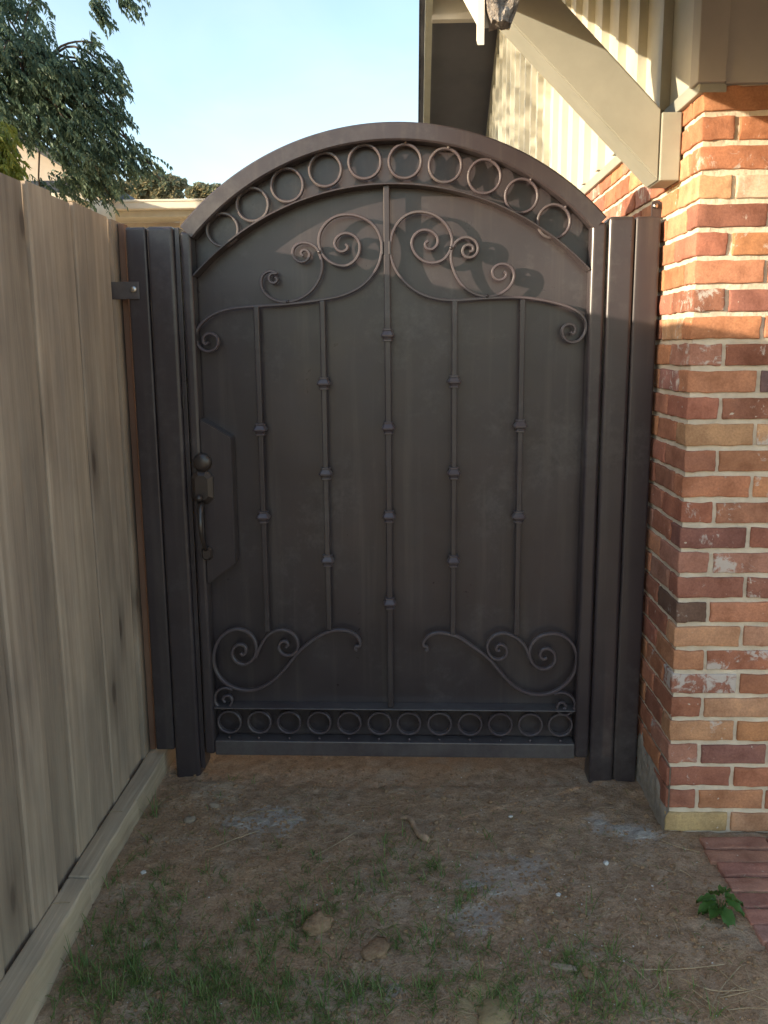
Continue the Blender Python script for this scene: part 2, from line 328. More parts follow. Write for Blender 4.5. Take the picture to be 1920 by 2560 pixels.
def brick_mesh(lx, ly, lz, seed):
    bm = bmesh.new(); box(bm, 0, lx, 0, ly, 0, lz)
    bmesh.ops.bevel(bm, geom=bm.edges[:], offset=.0035, segments=2, affect='EDGES', profile=.6)
    big = [e for e in bm.edges if e.calc_length() > .05]
    bmesh.ops.subdivide_edges(bm, edges=big, cuts=6, use_grid_fill=True)
    for v in bm.verts:
        q = v.co * 22 + Vector((seed * 7.7, seed * 3.3, seed)); q2 = v.co * 60 + Vector((seed, seed * 2, 5))
        v.co += Vector((noise.noise(q), noise.noise(q + Vector((9, 9, 9))), noise.noise(q + Vector((5, 1, 7))))) * .0036 + Vector((noise.noise(q2), noise.noise(q2 + Vector((3, 3, 3))), noise.noise(q2 + Vector((1, 5, 2))))) * .0022
    me = bpy.data.meshes.new('brick'); bmesh.ops.recalc_face_normals(bm, faces=bm.faces); bm.to_mesh(me); bm.free(); me.shade_smooth(); me.materials.append(BRICK)
    return me
M_STR = [brick_mesh(BL, BW, BH, i) for i in range(6)]        # long side along x
M_SID = [brick_mesh(BW, BL, BH, i + 10) for i in range(6)]   # long side along y
wall_l = []
bm = bmesh.new(); box(bm, .0075, 2.6, .0075, .3, -.3, 2.192); box(bm, .0075, .3, .3, 7.0, -.3, 2.192)
# rough up the mortar: fine grid sheets with relief
brick_wall = fin(bm, 'brick_wall', MORTAR, house)
def put_brick(me, x, y, z, code, i):
    o = bpy.data.objects.new('brick', me); S.collection.objects.link(o); o.parent = brick_wall
    o.location = (x + U(-.001, .001), y + U(-.0022, .0018), z + U(-.001, .001)); o.rotation_euler = (U(-.006, .006), 0, U(-.004, .004))
    c = [q * .83 + m_ * .17 for q, m_ in zip(PAL[code.lower()], (.40, .18, .095))]; v = U(1.0, 1.24)
    a = .13 if code in 'RKCTOD' else (.20 if code == 'W' else U(-.11, .085))
    g_ = (c[0] + c[1] + c[2]) / 3; c = [q * .84 + g_ * .16 for q in c]
    o.color = (c[0] * v, c[1] * v * U(.95, 1.07), c[2] * v * U(.92, 1.1), a)
for r in range(29):
    z = r * CP + .004; even = r % 2 == 0; codes = list(ROWS[r])
    rc = lambda: random.choice('ooorrrssssddtkkKod')
    x = 0.; i = 0
    while x < .80:
        code = codes[i] if i < len(codes) else rc()
        L_ = BL if (even or i > 0) else BW
        if i == 0: me = M_STR[r % 6] if even else M_SID[r % 6]
        else: me = M_STR[(r * 3 + i * 5 + 1) % 6]
        put_brick(me, x, 0, z, code, i); x += L_ + JT; i += 1
    y = (BW if even else BL) + JT; ylim = .50 if r < 20 else 2.0
    sc = {7: 'r', 9: 'd', 13: 'r', 18: 'K', 20: 'T', 22: 'o', 24: 't', 26: 't'}
    j = 0
    while y < ylim:
        put_brick(M_SID[(r * 2 + j * 3) % 6], 0, y, z, sc.get(r, rc()) if j == 0 else rc(), j); y += BL + JT; j += 1
ny, nz_ = 60, 36; V = []; Fc = []
for j in range(nz_ + 1):
    for i in range(ny + 1):
        y = -.012 + .36 * i / ny; z = -.05 + .27 * j / nz_
        lim = .075 + .09 * min(1, max(0, y) / .25) + .035 * noise.fractal(Vector((y * 14, z * 6, 2)), 1, 2, 4)
        t = max(-1, min(1, (lim - z) / .02)); V.append((.007 - .0105 * (t * .5 + .5) - (.004 * noise.fractal(Vector((y * 30, z * 30, 5)), 1, 2, 4)) * (t > 0), y, z))
for j in range(nz_):
    for i in range(ny): a = j * (ny + 1) + i; Fc.append((a, a + ny + 1, a + ny + 2, a + 1))
pyd('mortar_slop', V, Fc, simple('grey_mortar_slop', (.22, .19, .155), (.36, .325, .275), 28, .95, 1, .004, detail=8), house, True)
# siding above the brick of the side wall, board and batten
PIT = .45; PR = .55
def zf(y): return 2.292 + PIT * (y - 2.247)            # underside line of the barge rafter, front slope
RY = 7.31; 
def zr(y): return zf(RY) - PR * (y - RY)
SB = 2.196
bm = bmesh.new(); pts = [(HY - HY, SB), (0, zf(HY) + .14), (RY - HY, zf(RY) + .15), (10.6 - HY, zr(10.6) + .15), (10.6 - HY, SB)]
prismx(bm, pts, .004, .05); siding = fin(bm, 'siding', CREAM, house)
boxo('sill_trim', -.014, .06, -.002, 8.0, SB - .028, SB + .012, TAUPE, siding, .003)
by = [onx(px, 400, HX)[1] for px in (1408, 1437, 1470, 1510)]
sp = .305; y = by[3] - sp * 3
while y < 10.5:
    if y > HY + .02:
        bm = bmesh.new(); f_ = lambda q: min(zf(q), zr(q)) + .075
        prismx(bm, [(y - HY, SB + .013), (y + .042 - HY, SB + .013), (y + .042 - HY, f_(y + .042)), (y - HY, f_(y))], -.026, .0035); fin(bm, 'batten', CREAM, siding)
    y += sp
bm = bmesh.new(); prismx(bm, [(.03, zf(HY + .03) + .06), (RY - HY, zf(RY) + .06), (RY - HY, zf(RY) + .155), (.03, zf(HY + .03) + .155)], -.032, .003); fin(bm, 'rake_trim', TAUPE, siding)
bm = bmesh.new(); prismx(bm, [(RY - HY + .002, zr(RY) + .06), (10.5 - HY, zr(10.5) + .06), (10.5 - HY, zr(10.5) + .155), (RY - HY + .002, zr(RY) + .155)], -.032, .003); fin(bm, 'rake_trim', TAUPE, siding)
# front wall above the brick: frieze and soffit of the front eave
EY = 1.78
bm = bmesh.new(); box(bm, .0535, 2.6, -.012, .02, SB - .008, zf(HY) + .13); fin(bm, 'front_panel', SOFF, house)
boxo('corner_board', -.024, .052, -.020, .05, SB - .006, zf(HY) + .12, SOFF, house, .003)
boxo('fascia_board', -.596, 2.6, EY - HY, EY + .028 - HY, zf(EY) + .065, zf(EY) + .19, TAUPE, house, .003)
boxo('panel_batten', .62, .66, -.030, -.0125, SB - .004, zf(HY) + .12, SOFF, house, .002)
# roof: front slope and rear slope, deck + shingles
def slab(name, ya, za, yb, zb, t, x0, x1, mat, parent):
    bm = bmesh.new(); prismx(bm, [(ya - HY, za), (yb - HY, zb), (yb - HY, zb + t), (ya - HY, za + t)], x0, x1); return fin(bm, name, mat, parent)
roof = slab('roof', EY - .02, zf(EY - .02) + .16, RY, zf(RY) + .16, .03, -.69, 3.2, SOFF, house)
slab('roof_deck', RY + .001, zf(RY) + .16, 11.4, zr(11.4) + .16, .03, -.69, 3.2, SLATE, roof)
slab('shingle_layer', EY - .05, zf(EY - .05) + .192, RY, zf(RY) + .192, .025, -.71, 3.2, SHING, roof)
slab('shingle_layer', RY + .001, zf(RY) + .192, 11.42, zr(11.42) + .192, .025, -.71, 3.2, SHING, roof)
# barge rafters along the gable edge
bx0, bx1 = .13 - HX, .19 - HX
bm = bmesh.new(); prismx(bm, [(EY + .02 - HY, zf(EY + .02) + .0), (RY - HY, zf(RY)), (RY - HY, zf(RY) + .155), (EY + .0 - HY, zf(EY) + .155)], bx0, bx1)
barge = fin(bm, 'barge_rafter', WHITE, house)
bm = bmesh.new(); prismx(bm, [(RY + .002 - HY, zf(RY)), (11.38 - HY, zr(11.38)), (11.38 - HY, zr(11.38) + .155), (RY + .002 - HY, zf(RY) + .155)], bx0, bx1); fin(bm, 'barge_rafter', TAUPE, house)
# the outer trim strip and the rotten end of the barge rafter
bm = bmesh.new(); prismx(bm, [(EY - .012 - HY, zf(EY) - .03), (EY + .019 - HY, zf(EY) - .012), (EY + .019 - HY, zf(EY) + .16), (EY - .012 - HY, zf(EY) + .16)], bx0 - .004, bx0 + .008)
fin(bm, 'trim_strip', WHITE, barge)
bm = bmesh.new(); box(bm, bx0 + .010, bx1 + .012, EY - .03 - HY, EY + .018 - HY, zf(EY) + .005, zf(EY) + .16)
bmesh.ops.subdivide_edges(bm, edges=bm.edges[:], cuts=14, use_grid_fill=True)
for v in bm.verts:
    q = v.co * 34; k = noise.fractal(q, 1, 2, 4)
    v.co += Vector((.006 * noise.noise(q * 1.5), -.016 * k, .012 * noise.noise(q + Vector((4, 4, 4)))))
    if v.co.z < zf(EY) + .05: v.co.x = (v.co.x - (bx0 + .036)) * (.55 + .45 * max(0, (v.co.z - zf(EY)) / .05)) + bx0 + .036
fin(bm, 'rotten_end', ROT, barge)
# knee brace and its wall post
BY0, BY1 = 2.735 - HY, 2.865 - HY
def fp(px, py, Y=2.735): p = ony(px, py, Y); return (p[0] - HX, p[2])
bp = [fp(1654, 272), fp(1654, 452)]
zb0, zb1 = bp[1][1], bp[0][1]; xp = bp[0][0]; xt = bx1 + .003
bm = bmesh.new(); prism(bm, [(xp, zb0), (xp, zb1), (xt, zb1 + (xp - xt) * 1.0), (xt, zb0 + (xp - xt) * 1.0)], BY0, BY1)
bmesh.ops.bevel(bm, geom=bm.edges[:], offset=.004, segments=2, affect='EDGES')
brace = fin(bm, 'knee_brace', TAUPE, house)
boxo('wall_post', xp + .0015, -.0025, BY0 - .003, BY1 + .003, zb0, SB - .032, TAUPE, brace, .004)
# outlooker beams under the rear slope
for yy, zz, hh, mt in ((7.95, 0, .19, SOFF), (7.62, 0, .20, WHITE)):
    zt = zr(yy) + .155
    boxo('outlooker_beam', .185 - HX, -.001, yy - HY, yy + .09 - HY, zt - hh, zt, mt, house, .004)
bm = bmesh.new(); prism(bm, [(-.62, zr(7.5) + .14), (-.62, zr(7.5) - .10), (-.585, zr(7.5) - .16), (-.56, zr(7.5) - .08), (-.56, zr(7.5) + .14)], 7.5 - HY, 7.59 - HY); fin(bm, 'beam_end', WHITE, house)
# the rest of the house body, seen only from aside
boxo('rear_wall', .051, 2.6, 10.3 - HY, 10.6 - HY, -.1, SB, CREAM, house)
boxo('lower_side_wall', .01, .3, 7.0 - HY + HY * 0 + .0, 8.04, -.2, SB - .03, CREAM, house)

# ------------------------------------------------------------------ brick walkway, bottom right
walk = boxo('brick_walkway', .915, 2.4, 1.2, 2.525, -.12, -.006, MORTAR); tag(walk, kind='structure')
M_WALK = [brick_mesh(.198, .060, .05, i + 30) for i in range(4)]
y = 2.452; r = 0
while y > 1.25:
    x = .885 + U(-.012, .012) - (.02 if r > 9 else 0)
    for i in range(4):
        o = bpy.data.objects.new('brick', M_WALK[(r + i) % 4]); S.collection.objects.link(o); o.parent = walk
        o.location = (x, y + U(-.002, .002), -.041 + U(-.003, .003) - (.02 if y < 1.9 else .0)); o.rotation_euler = (U(-.02, .02), U(-.02, .02), U(-.01, .01))
        c = PAL[random.choice('kkssrdo')]; v = U(.85, 1.15); g_ = sum(c) / 3
        o.color = tuple([(q * .62 + g_ * .38) * v * 1.12 for q in c] + [U(-.05, .07)]); x += .206
    y -= .0705; r += 1

# ------------------------------------------------------------------ wooden fence on the left
FX = -.957; FT = 1.915; FB = -.05
fence = empty('wooden_fence', (FX, 2.5, 0), label='weathered grey board fence running along the left side of the yard', cat='fence')
ysm = [2.262 + .313 * k for k in range(-6, 24)]
k = 0
for s in ysm:
    for h in (0, 1):
        y0 = s + h * .1565 + .0009; y1 = s + (h + 1) * .1565 - .0009
        wide0 = .007 if h == 0 else 0; wide1 = .004 if h == 1 else 0
        th = .018; xo = U(-.003, .003) + (.005 if h == 0 else -.004); top = FT + U(-.006, .006); lean = U(-.0008, .0008)
        nzq = 24; V = []; Fc = []
        cup = U(-.003, .003)
        for i in range(nzq + 1):
            t = i / nzq; z = FB + (top - FB) * t; g = max(0, (t - .80) / .2)
            a = y0 + wide0 * g * .6 + lean * t + .0015 * noise.noise(Vector((k, t * 6, 1))); b = y1 - wide1 * g * .6 + lean * t + .0015 * noise.noise(Vector((k, t * 6, 9)))
            bow = .004 * noise.noise(Vector((k * 3.3, t * 2.2, 4)))
            for (yy, dx) in ((a, -.003), (a + .007, .0015 + cup * .5), ((a + b) / 2, .001 + cup), (b - .007, .0015 + cup * .5), (b, -.003), (b, -th), (a, -th)):
                V.append((dx + xo + bow, yy - 2.5, z))
        for i in range(nzq):
            for q in range(7): Fc.append((i * 7 + q, i * 7 + (q + 1) % 7, (i + 1) * 7 + (q + 1) % 7, (i + 1) * 7 + q))
        Fc.append(tuple(range(7))[::-1]); Fc.append(tuple(nzq * 7 + q for q in range(7)))
        o = pyd('picket', V, Fc, WOOD, fence); k += 1
for z in (.35, 1.05, 1.68): boxo('rail', -.075, -.028, -2.2, 7.2, z, z + .085, WOOD, fence, .003)
for y in (.6, 3.0, 5.4, 7.8): boxo('fence_post', -.168, -.077, y - 2.5, y + .09 - 2.5, -.3, 1.86, WOOD, fence, .004)
boxo('end_strip', .0085, .0285, 2.945 - 2.5, 2.985 - 2.5, .08, FT - .01, WOODR, fence, .002)
# landscape timbers at its foot: two lengths butted end to end
def timber(y0, y1, label, x_=0, seed=0):
    bm = bmesh.new(); box(bm, -.951 + x_, -.885 + x_, y0, y1, -.09, .078, .006)
    bmesh.ops.subdivide_edges(bm, edges=[e for e in bm.edges if abs(e.verts[0].co.y - e.verts[1].co.y) > .3], cuts=30)
    for v in bm.verts:
        v.co.x += .003 * noise.noise(Vector((seed, v.co.y * 5, v.co.z * 9))); v.co.z += .003 * noise.noise(Vector((seed + 4, v.co.y * 4, v.co.x * 9)))
        if v.co.x > -.89 + x_ and v.co.z > .06: v.co.x -= .005 * (.5 + noise.noise(Vector((seed, v.co.y * 11, 3))))
    c = sum((v.co for v in bm.verts), Vector()) / len(bm.verts)
    for v in bm.verts: v.co -= Vector((-.916, (y0 + y1) / 2, 0))
    o = fin(bm, 'landscape_timber', TIMB, None, False, (-.916, (y0 + y1) / 2, 0)); return tag(o, label, 'timber', 'timbers along the fence foot')
timber(2.168, 3.45, 'grey sawn timber at the fence foot, the length that ends at the left gate post', 0, 1)
timber(.2, 2.164, 'sawn timber at the fence foot, the near length that runs out of the picture', .002, 5)

# ------------------------------------------------------------------ gate and its posts
GA = onz(436, 1943); GB = onz(1592, 1957); GD = GB - GA; GD[2] = 0; GD = GD / np.linalg.norm(GD); GN = np.array([-GD[1], GD[0], 0])
GO = GA + GD * ((0 - GA[0]) / GD[0]); GROT = math.atan2(GD[1], GD[0])
def G(px, py, off=0.):
    """place on the gate's own plane (x along it, z up), off metres behind its front"""
    d = ray(px, py); t = (((GO - EYE) @ GN) + off) / (d @ GN); p = EYE + d * t
    return np.array([(p - GO) @ GD, p[2]])
def gobj(name, **k): return empty(name, (GO[0], GO[1], 0), GROT, **k)
u = lambda px, py, off=0: G(px, py, off)[0]
zt = lambda px, py, off=0: G(px, py, off)[1]
# left post
lp = gobj('gate_post', label='dark steel gate post beside the wooden fence, screwed to it with a tab', cat='post', group='steel gate posts')
x0, x1, x2 = u(310, 567), u(363, 567), u(431, 567)
xg0 = u(447, 567)
ztl = zt(360, 567)
boxo('filler_channel', x0, x1 - .0015, .004, .055, zt(400, 1876), ztl, STEEL, lp, .007, 5)
boxo('post_tube', x1, x2, .0, .095, -.12, ztl + .001, STEEL, lp, .012, 6)
boxo('latch_stop', x2 + .001, xg0 - .004, .012, .09, .03, ztl - .002, STEEL, lp, .002, 2)
boxo('strike_plate', x2 + .002, x2 + .008, .004, .0118, zt(447, 1020), zt(447, 988), BRONZE, lp, .001)
t0 = G(277, 705); t1 = G(350, 748)
tabp = boxo('fence_tab', t0[0] - .004, t1[0], -.0045, -.0005, t1[1], t0[1], STEELD, lp, .0015)
bm = bmesh.new(); box(bm, t0[0] - .012, t0[0] - .0035, -.004, .04, t1[1], t0[1], .001); fin(bm, 'tab_flange', STEELD, tabp)
def dome(name, cx, cz, r, y, h, mat, parent, seg=20, flat=.3):
    bm = bmesh.new(); prof = [(r, 0), (r, -h * .35), (r * .93, -h * .6), (r * .75, -h * .85), (r * .4, -h), (0.0001, -h)]
    rings = [[bm.verts.new((cx + a * math.cos(q), y + b, cz + a * math.sin(q))) for q in [2 * math.pi * k / seg for k in range(seg)]] for a, b in prof]
    for a, b in zip(rings, rings[1:]):
        for k in range(seg): bm.faces.new((a[k], a[(k + 1) % seg], b[(k + 1) % seg], b[k]))
    bm.faces.new(rings[-1]); bm.faces.new(rings[0])
    return fin(bm, name, mat, parent, True)
tb = G(335, 724); bo = dome('bolt', tb[0], tb[1], .0105, -.0046, .006, BOLT, tabp)
# right post
rp = gobj('gate_post', label='dark steel gate post against the brick house wall, with the hinge bolt on top', cat='post', group='steel gate posts')
x0r, x1r, x2r = u(1523, 545), u(1591, 545), u(1655, 545); ztr = zt(1600, 539)
boxo('post_tube', x0r, x1r - .001, .0, .095, -.12, ztr, STEEL, rp, .012, 6)
boxo('filler_channel', x1r + .0005, x2r, .003, .075, -.10, ztr - .001, STEEL, rp, .008, 5)
c = G(1641, 520, .05)
bm = bmesh.new(); pts = [(c[0] - .014, ztr - .002), (c[0] - .014, c[1] + .008)] + [(c[0] + .016 * math.cos(a), c[1] + .010 + .014 * math.sin(a)) for a in (2.6, 2.1, 1.57, 1.0, .5)] + [(c[0] + .016, c[1] + .008), (c[0] + .016, ztr - .002)]
prism(bm, pts, .05, .056); tabr = fin(bm, 'hinge_tab', STEEL, rp); dome('hinge_bolt', c[0] - .004, c[1] + .006, .0085, .0498, .010, BOLT, tabr)
# the leaf
gate = gobj('arched_gate', label='dark bronze steel garden gate with arched top, rings, scrolls and upright bars', cat='gate')
LI, RI = u(478, 620), u(1478, 620); LO, RO = xg0, u(1519, 570)
PD = .066                                         # panel depth behind the frame front
zbo, zb1_ = zt(1000, 1893), zt(1000, 1856.5)        # bottom rail
# arches fitted on the photograph
def arc(a, m, b, n):
    (x1, y1), (x2, y2), (x3, y3) = a, m, b
    d = 2 * (x1 * (y2 - y3) + x2 * (y3 - y1) + x3 * (y1 - y2))
    cx = ((x1 * x1 + y1 * y1) * (y2 - y3) + (x2 * x2 + y2 * y2) * (y3 - y1) + (x3 * x3 + y3 * y3) * (y1 - y2)) / d
    cy = ((x1 * x1 + y1 * y1) * (x3 - x2) + (x2 * x2 + y2 * y2) * (x1 - x3) + (x3 * x3 + y3 * y3) * (x2 - x1)) / d
    R = math.hypot(x1 - cx, y1 - cy); return cx, cy, R
DP = 1.15735
cx, cy, RA = arc(G(445, 570), G(1000, 303), G(1519, 543), 0)
RB = RA - .054; RM_ = (RA + RB) / 2
def arcpts(cx, cy, R, xa, xb, n):
    a0 = math.acos(max(-1, min(1, (xa - cx) / R))); a1 = math.acos(max(-1, min(1, (xb - cx) / R)))
    return [np.array([cx + R * math.cos(a0 + (a1 - a0) * i / n), cy + R * math.sin(a0 + (a1 - a0) * i / n)]) for i in range(n + 1)]
ap = arcpts(cx, cy, RM_, LO + .022, RO - .022, 64)
zL, zR = ap[0][1], ap[-1][1]
sweep('arch_tube', ap, .054, 0, PD - .004, STEEL, gate, ch=.005)
boxo('stile', LO, LI, .0005, PD - .004, zbo + .0015, zL + .004, STEEL, gate, .012, 6)
boxo('stile', RI, RO, .0005, PD - .004, zbo + .0015, zR + .004, STEEL, gate, .012, 6)
boxo('bottom_rail', LI + .0005, RI - .0005, .001, PD - .004, zbo, zb1_, STEELD, gate, .004, 3)
# sheet panel with the arched top
def circ_z(x, R): return cy + math.sqrt(max(0, R * R - (x - cx) ** 2))
n = 60; xsn = [LO + .01 + (RO - LO - .02) * i / n for i in range(n + 1)]
V = []; Fc = []
for i, x in enumerate(xsn):
    zt_ = circ_z(x, RM_ + .01) if abs(x - cx) < RM_ else zL
    zt_ = max(zt_, zL if x < cx else zR)
    for y in (PD, PD + .003):
        V += [(x, y, zbo + .01), (x, y, zt_)]
for i in range(n):
    a = i * 4; b = a + 4; Fc += [(a, b, b + 1, a + 1), (a + 2, a + 3, b + 3, b + 2), (a + 1, b + 1, b + 3, a + 3), (a, a + 2, b + 2, b)]
panel = pyd('sheet_panel', V, Fc, STEEL, gate)
# second, flatter arch under the rings
A2 = [np.array(G(px * DP, py * DP)) for px, py in ((415, 597), (832, 396), (1270, 577))]
cx2, cy2, R2 = arc(*A2, 0)
ap2 = arcpts(cx2, cy2, R2, LI + .001, RI - .001, 60)
sweep('inner_arch', ap2, .006, .001, PD - .001, STEEL, gate, ch=.0015)
# rings along the arch
SY0, SY1 = .019, .036
RPX = [(480, 496), (545, 441.5), (620, 399.5), (702.5, 366), (788, 349), (875, 348), (962, 357), (1047, 381), (1127, 423), (1197, 478)]
rr = .0505
for i, (px, py) in enumerate(RPX):
    c = G(px * DP, py * DP, .028)
    P = [c + rr * np.array([math.cos(a), math.sin(a)]) for a in [2 * math.pi * k / 36 for k in range(36)]]
    sweep('ring', P,   .0088, .026, .043, STEELW, gate, closed=True, ch=.0028, smooth=False)
for i, (px, py) in enumerate(RPX):
    c = G(px * DP, py * DP, .028); d_ = c - np.array([cx, cy]); d_ /= np.linalg.norm(d_); q_ = c + d_ * (rr + .004)
    dome('weld_bead', q_[0], q_[1], U(.0045, .007), .030, .008, STEELW, gate, 10)
# lower rings between two ledges
z1 = zt(1000, 1774.5); z0 = zb1_
boxo('ledge_bar', LI + .001, RI - .001, .003, PD - .001, z1 - .005, z1, STEELD, gate, .0015)

BR = [573.6, 648.3, 722.6, 797.8, 873, 948.6, 1022, 1099, 1175, 1250.5, 1325.5, 1400.5]
for i, px in enumerate(BR):
    c = G(px, 1814 + (px - 573) * .0145, .025); r = .0400
    c[1] = (z1 - .005 + z0 + .001) / 2 + .000
    P = [c + r * np.array([math.cos(a), math.sin(a)]) for a in [2 * math.pi * k / 28 for k in range(28)]]
    dome('weld_bead', c[0] + U(-.002, .002), z0 + .0035, U(.004, .006), .022, .007, STEELW, gate, 10)
    sweep('ring', P, .0072, .022, .044, STEELW, gate, closed=True, ch=.002)
# upright bars with collars
zp = lambda x: min(p[1] for p in ap2 if abs(p[0] - x) < .03)
BARS = [((553, 661), (577, 1366), (927, 1117)), ((694, 649), (712, 1361), (828, 1023, 1211)), ((831, 397), (847, 1537), (725, 925, 1116, 1303)), ((981, 649), (980, 1371), (826, 1023, 1212)), ((1127, 646), (1118, 1373), (922, 1117))]
for (tp, bt, cols) in BARS:
    a = G(tp[0] * DP, tp[1] * DP, SY0); b = G(bt[0] * DP, bt[1] * DP, SY0)
    xm = (a[0] + b[0]) / 2; hw = .0088 if len(cols) != 4 else .0100
    zb_ = b[1] if len(cols) != 4 else z1 + .0005
    zt_ = a[1] if len(cols) != 4 else zp(xm) - .001
    o = boxo('upright_bar', xm - hw, xm + hw, SY0 - .002, SY0 + .015, zb_, zt_, STEEL, gate, .003, 3)
    for cyy in cols:
        zc = G(xm, cyy * DP, SY0)[1]; zc = G(833, cyy * DP, SY0)[1]
        bm = bmesh.new(); prof = [(.0115, -.0205), (.0150, -.0195), (.0150, -.0155), (.0125, -.0140), (.0150, -.0080), (.0205, -.0045), (.0210, .0005), (.0140, .0115), (.0130, .0135), (.0152, .0150), (.0152, .0190), (.0115, .0200)]
        loops = []
        yc = SY0 + .006
        for h, z in prof:
            h *= 1.06
            k_ = h * .28
            loops.append([bm.verts.new((xm + sx, yc + sy, zc + z)) for sx, sy in ((-h + k_, -h), (h - k_, -h), (h, -h + k_), (h, h - k_), (h - k_, h), (-h + k_, h), (-h, h - k_), (-h, -h + k_))])
        for p, q in zip(loops, loops[1:]):
            for m_ in range(8): bm.faces.new((p[m_], p[(m_ + 1) % 8], q[(m_ + 1) % 8], q[m_]))
        bm.faces.new(loops[0][::-1]); bm.faces.new(loops[-1]); fin(bm, 'collar', STEELW, o)
# scrollwork: (crop origin, scale, points)
def scroll(org, s, pts, wd=.0088, k=6, name='scroll', mat=STEELW):
    P = [G(org[0] + x / s, org[1] + y / s, SY0 + .004) for x, y in pts]
    P = crom(P, k)
    for _ in range(2): P = [P[0]] + [(P[i - 1] + 2 * P[i] + P[i + 1]) / 4 for i in range(1, len(P) - 1)] + [P[-1]]
    return sweep(name, P, wd, SY0 - .001, SY0 + .017, mat, gate, ch=.0022)
A = ((200, 500), 2.074); B = ((900, 400), 2.074); C_ = ((400, 1500), 2.765); D_ = ((950, 1500), 2.765)
scroll(*A, [(664, 738), (650, 748), (638, 735), (640, 712), (658, 695), (685, 693), (708, 710), (716, 738), (706, 766), (682, 782), (652, 784), (622, 766), (604, 734), (600, 700), (612, 665), (648, 622), (715, 582), (800, 561), (900, 552), (1075, 540), (1250, 518), (1370, 492), (1468, 440), (1535, 362), (1562, 285), (1562, 210), (1530, 138), (1470, 93), (1390, 75), (1312, 92), (1256, 146), (1238, 212), (1255, 278), (1308, 328), (1378, 342), (1432, 306), (1452, 245), (1434, 195), (1388, 172), (1342, 185), (1320, 220), (1330, 252), (1358, 268), (1384, 256), (1388, 238), (1376, 228)])
scroll(*A, [(1008, 402), (1020, 418), (1008, 432), (985, 430), (968, 410), (974, 384), (1000, 372), (1030, 382), (1048, 408), (1040, 440), (1012, 452)][:0] + [(1012, 398), (1022, 415), (1008, 430), (986, 424), (978, 402), (992, 382), (1018, 380), (1040, 396), (1046, 420), (1034, 446), (1010, 458)][::1][:7] + [(1018, 378), (1000, 370), (970, 372), (944, 395), (938, 430), (948, 468), (978, 502), (1025, 524), (1075, 529), (1140, 512), (1205, 465), (1244, 400), (1256, 340), (1246, 290), (1226, 248), (1190, 225), (1148, 222), (1114, 240), (1102, 275), (1118, 308), (1150, 322), (1180, 308), (1190, 282), (1178, 262), (1156, 260), (1146, 276), (1158, 290)])
scroll(*B, [(1092, 890), (1104, 902), (1116, 890), (1114, 866), (1096, 852), (1070, 854), (1052, 872), (1050, 902), (1066, 932), (1098, 946), (1135, 936), (1160, 908), (1172, 872), (1168, 832), (1140, 796), (1085, 764), (1010, 740), (930, 724), (850, 714), (740, 714), (660, 717), (560, 724), (480, 728), (400, 720), (320, 696), (250, 650), (195, 585), (162, 510), (158, 440), (172, 370), (214, 306), (270, 274), (335, 270), (400, 292), (452, 340), (478, 405), (470, 465), (435, 515), (380, 534), (325, 520), (284, 480), (268, 430), (284, 388), (322, 364), (366, 368), (400, 396), (402, 435), (376, 462), (346, 456), (338, 434), (354, 420)])
scroll(*B, [(568, 476), (585, 470), (585, 448), (562, 440), (540, 450), (532, 476), (548, 500), (580, 505), (606, 484), (612, 452), (598, 420), (565, 402), (525, 406), (494, 430), (476, 465), (472, 510), (486, 570), (515, 628), (560, 675), (620, 703), (672, 708), (735, 690), (782, 650), (800, 602), (788, 560), (754, 540), (714, 544), (688, 572), (694, 605), (722, 622), (750, 612), (760, 590), (748, 576)])
scroll(*C_, [(1366, 348), (1350, 342), (1352, 322), (1376, 322), (1384, 300), (1370, 262), (1325, 226), (1258, 210), (1192, 214), (1118, 240), (1040, 290), (965, 352), (905, 425), (852, 490), (790, 550), (718, 598), (640, 624), (560, 622), (488, 598), (428, 554), (386, 490), (370, 412), (384, 322), (430, 248), (500, 206), (565, 206), (625, 238), (660, 298), (664, 365), (632, 420), (580, 446), (530, 430), (500, 385), (508, 335), (546, 308), (586, 322), (594, 358), (572, 382), (556, 366)], .0102)
scroll(*C_, [(662, 400), (690, 330), (735, 255), (795, 214), (865, 210), (928, 245), (955, 305), (938, 362), (890, 386), (842, 370), (820, 328), (836, 292), (868, 286), (884, 310), (870, 328)], .0092)
scroll(*C_, [(500, 620), (445, 607), (398, 630), (378, 680), (392, 726), (432, 748), (478, 735), (498, 698), (484, 666), (450, 664), (434, 688), (450, 708)], .0085)
scroll(*D_, [(316, 352), (328, 345), (322, 325), (304, 320), (300, 296), (325, 258), (368, 234), (420, 228), (480, 238), (545, 258), (620, 308), (700, 364), (770, 425), (830, 498), (890, 565), (960, 618), (1040, 650), (1130, 655), (1210, 632), (1285, 580), (1338, 510), (1360, 425), (1350, 345), (1312, 282), (1250, 242), (1172, 235), (1100, 256), (1048, 308), (1032, 375), (1058, 442), (1112, 478), (1170, 470), (1208, 424), (1204, 370), (1164, 337), (1120, 348), (1106, 385), (1130, 410), (1154, 400)], .0102)
scroll(*D_, [(1030, 400), (1015, 345), (985, 298), (925, 252), (858, 230), (792, 246), (748, 292), (744, 350), (778, 400), (830, 412), (872, 382), (872, 332), (832, 308), (804, 326), (812, 352), (830, 348)], .0092)
scroll(*D_, [(1205, 650), (1262, 640), (1318, 664), (1348, 714), (1335, 765), (1285, 794), (1238, 780), (1224, 742), (1244, 710), (1276, 716), (1284, 744), (1264, 752)], .0085)
for (org, s, x, y) in ((*A, 1240, 268), (*A, 1075, 527), (*B, 472, 456), (*B, 660, 705)):
    c = G(org[0] + x / s, org[1] + y / s, SY0 - .004); dome('weld_bead', c[0], c[1], .0062, SY0 + .004, .010, STEEL, gate, 12)
cL = G(965, 620, SY0)
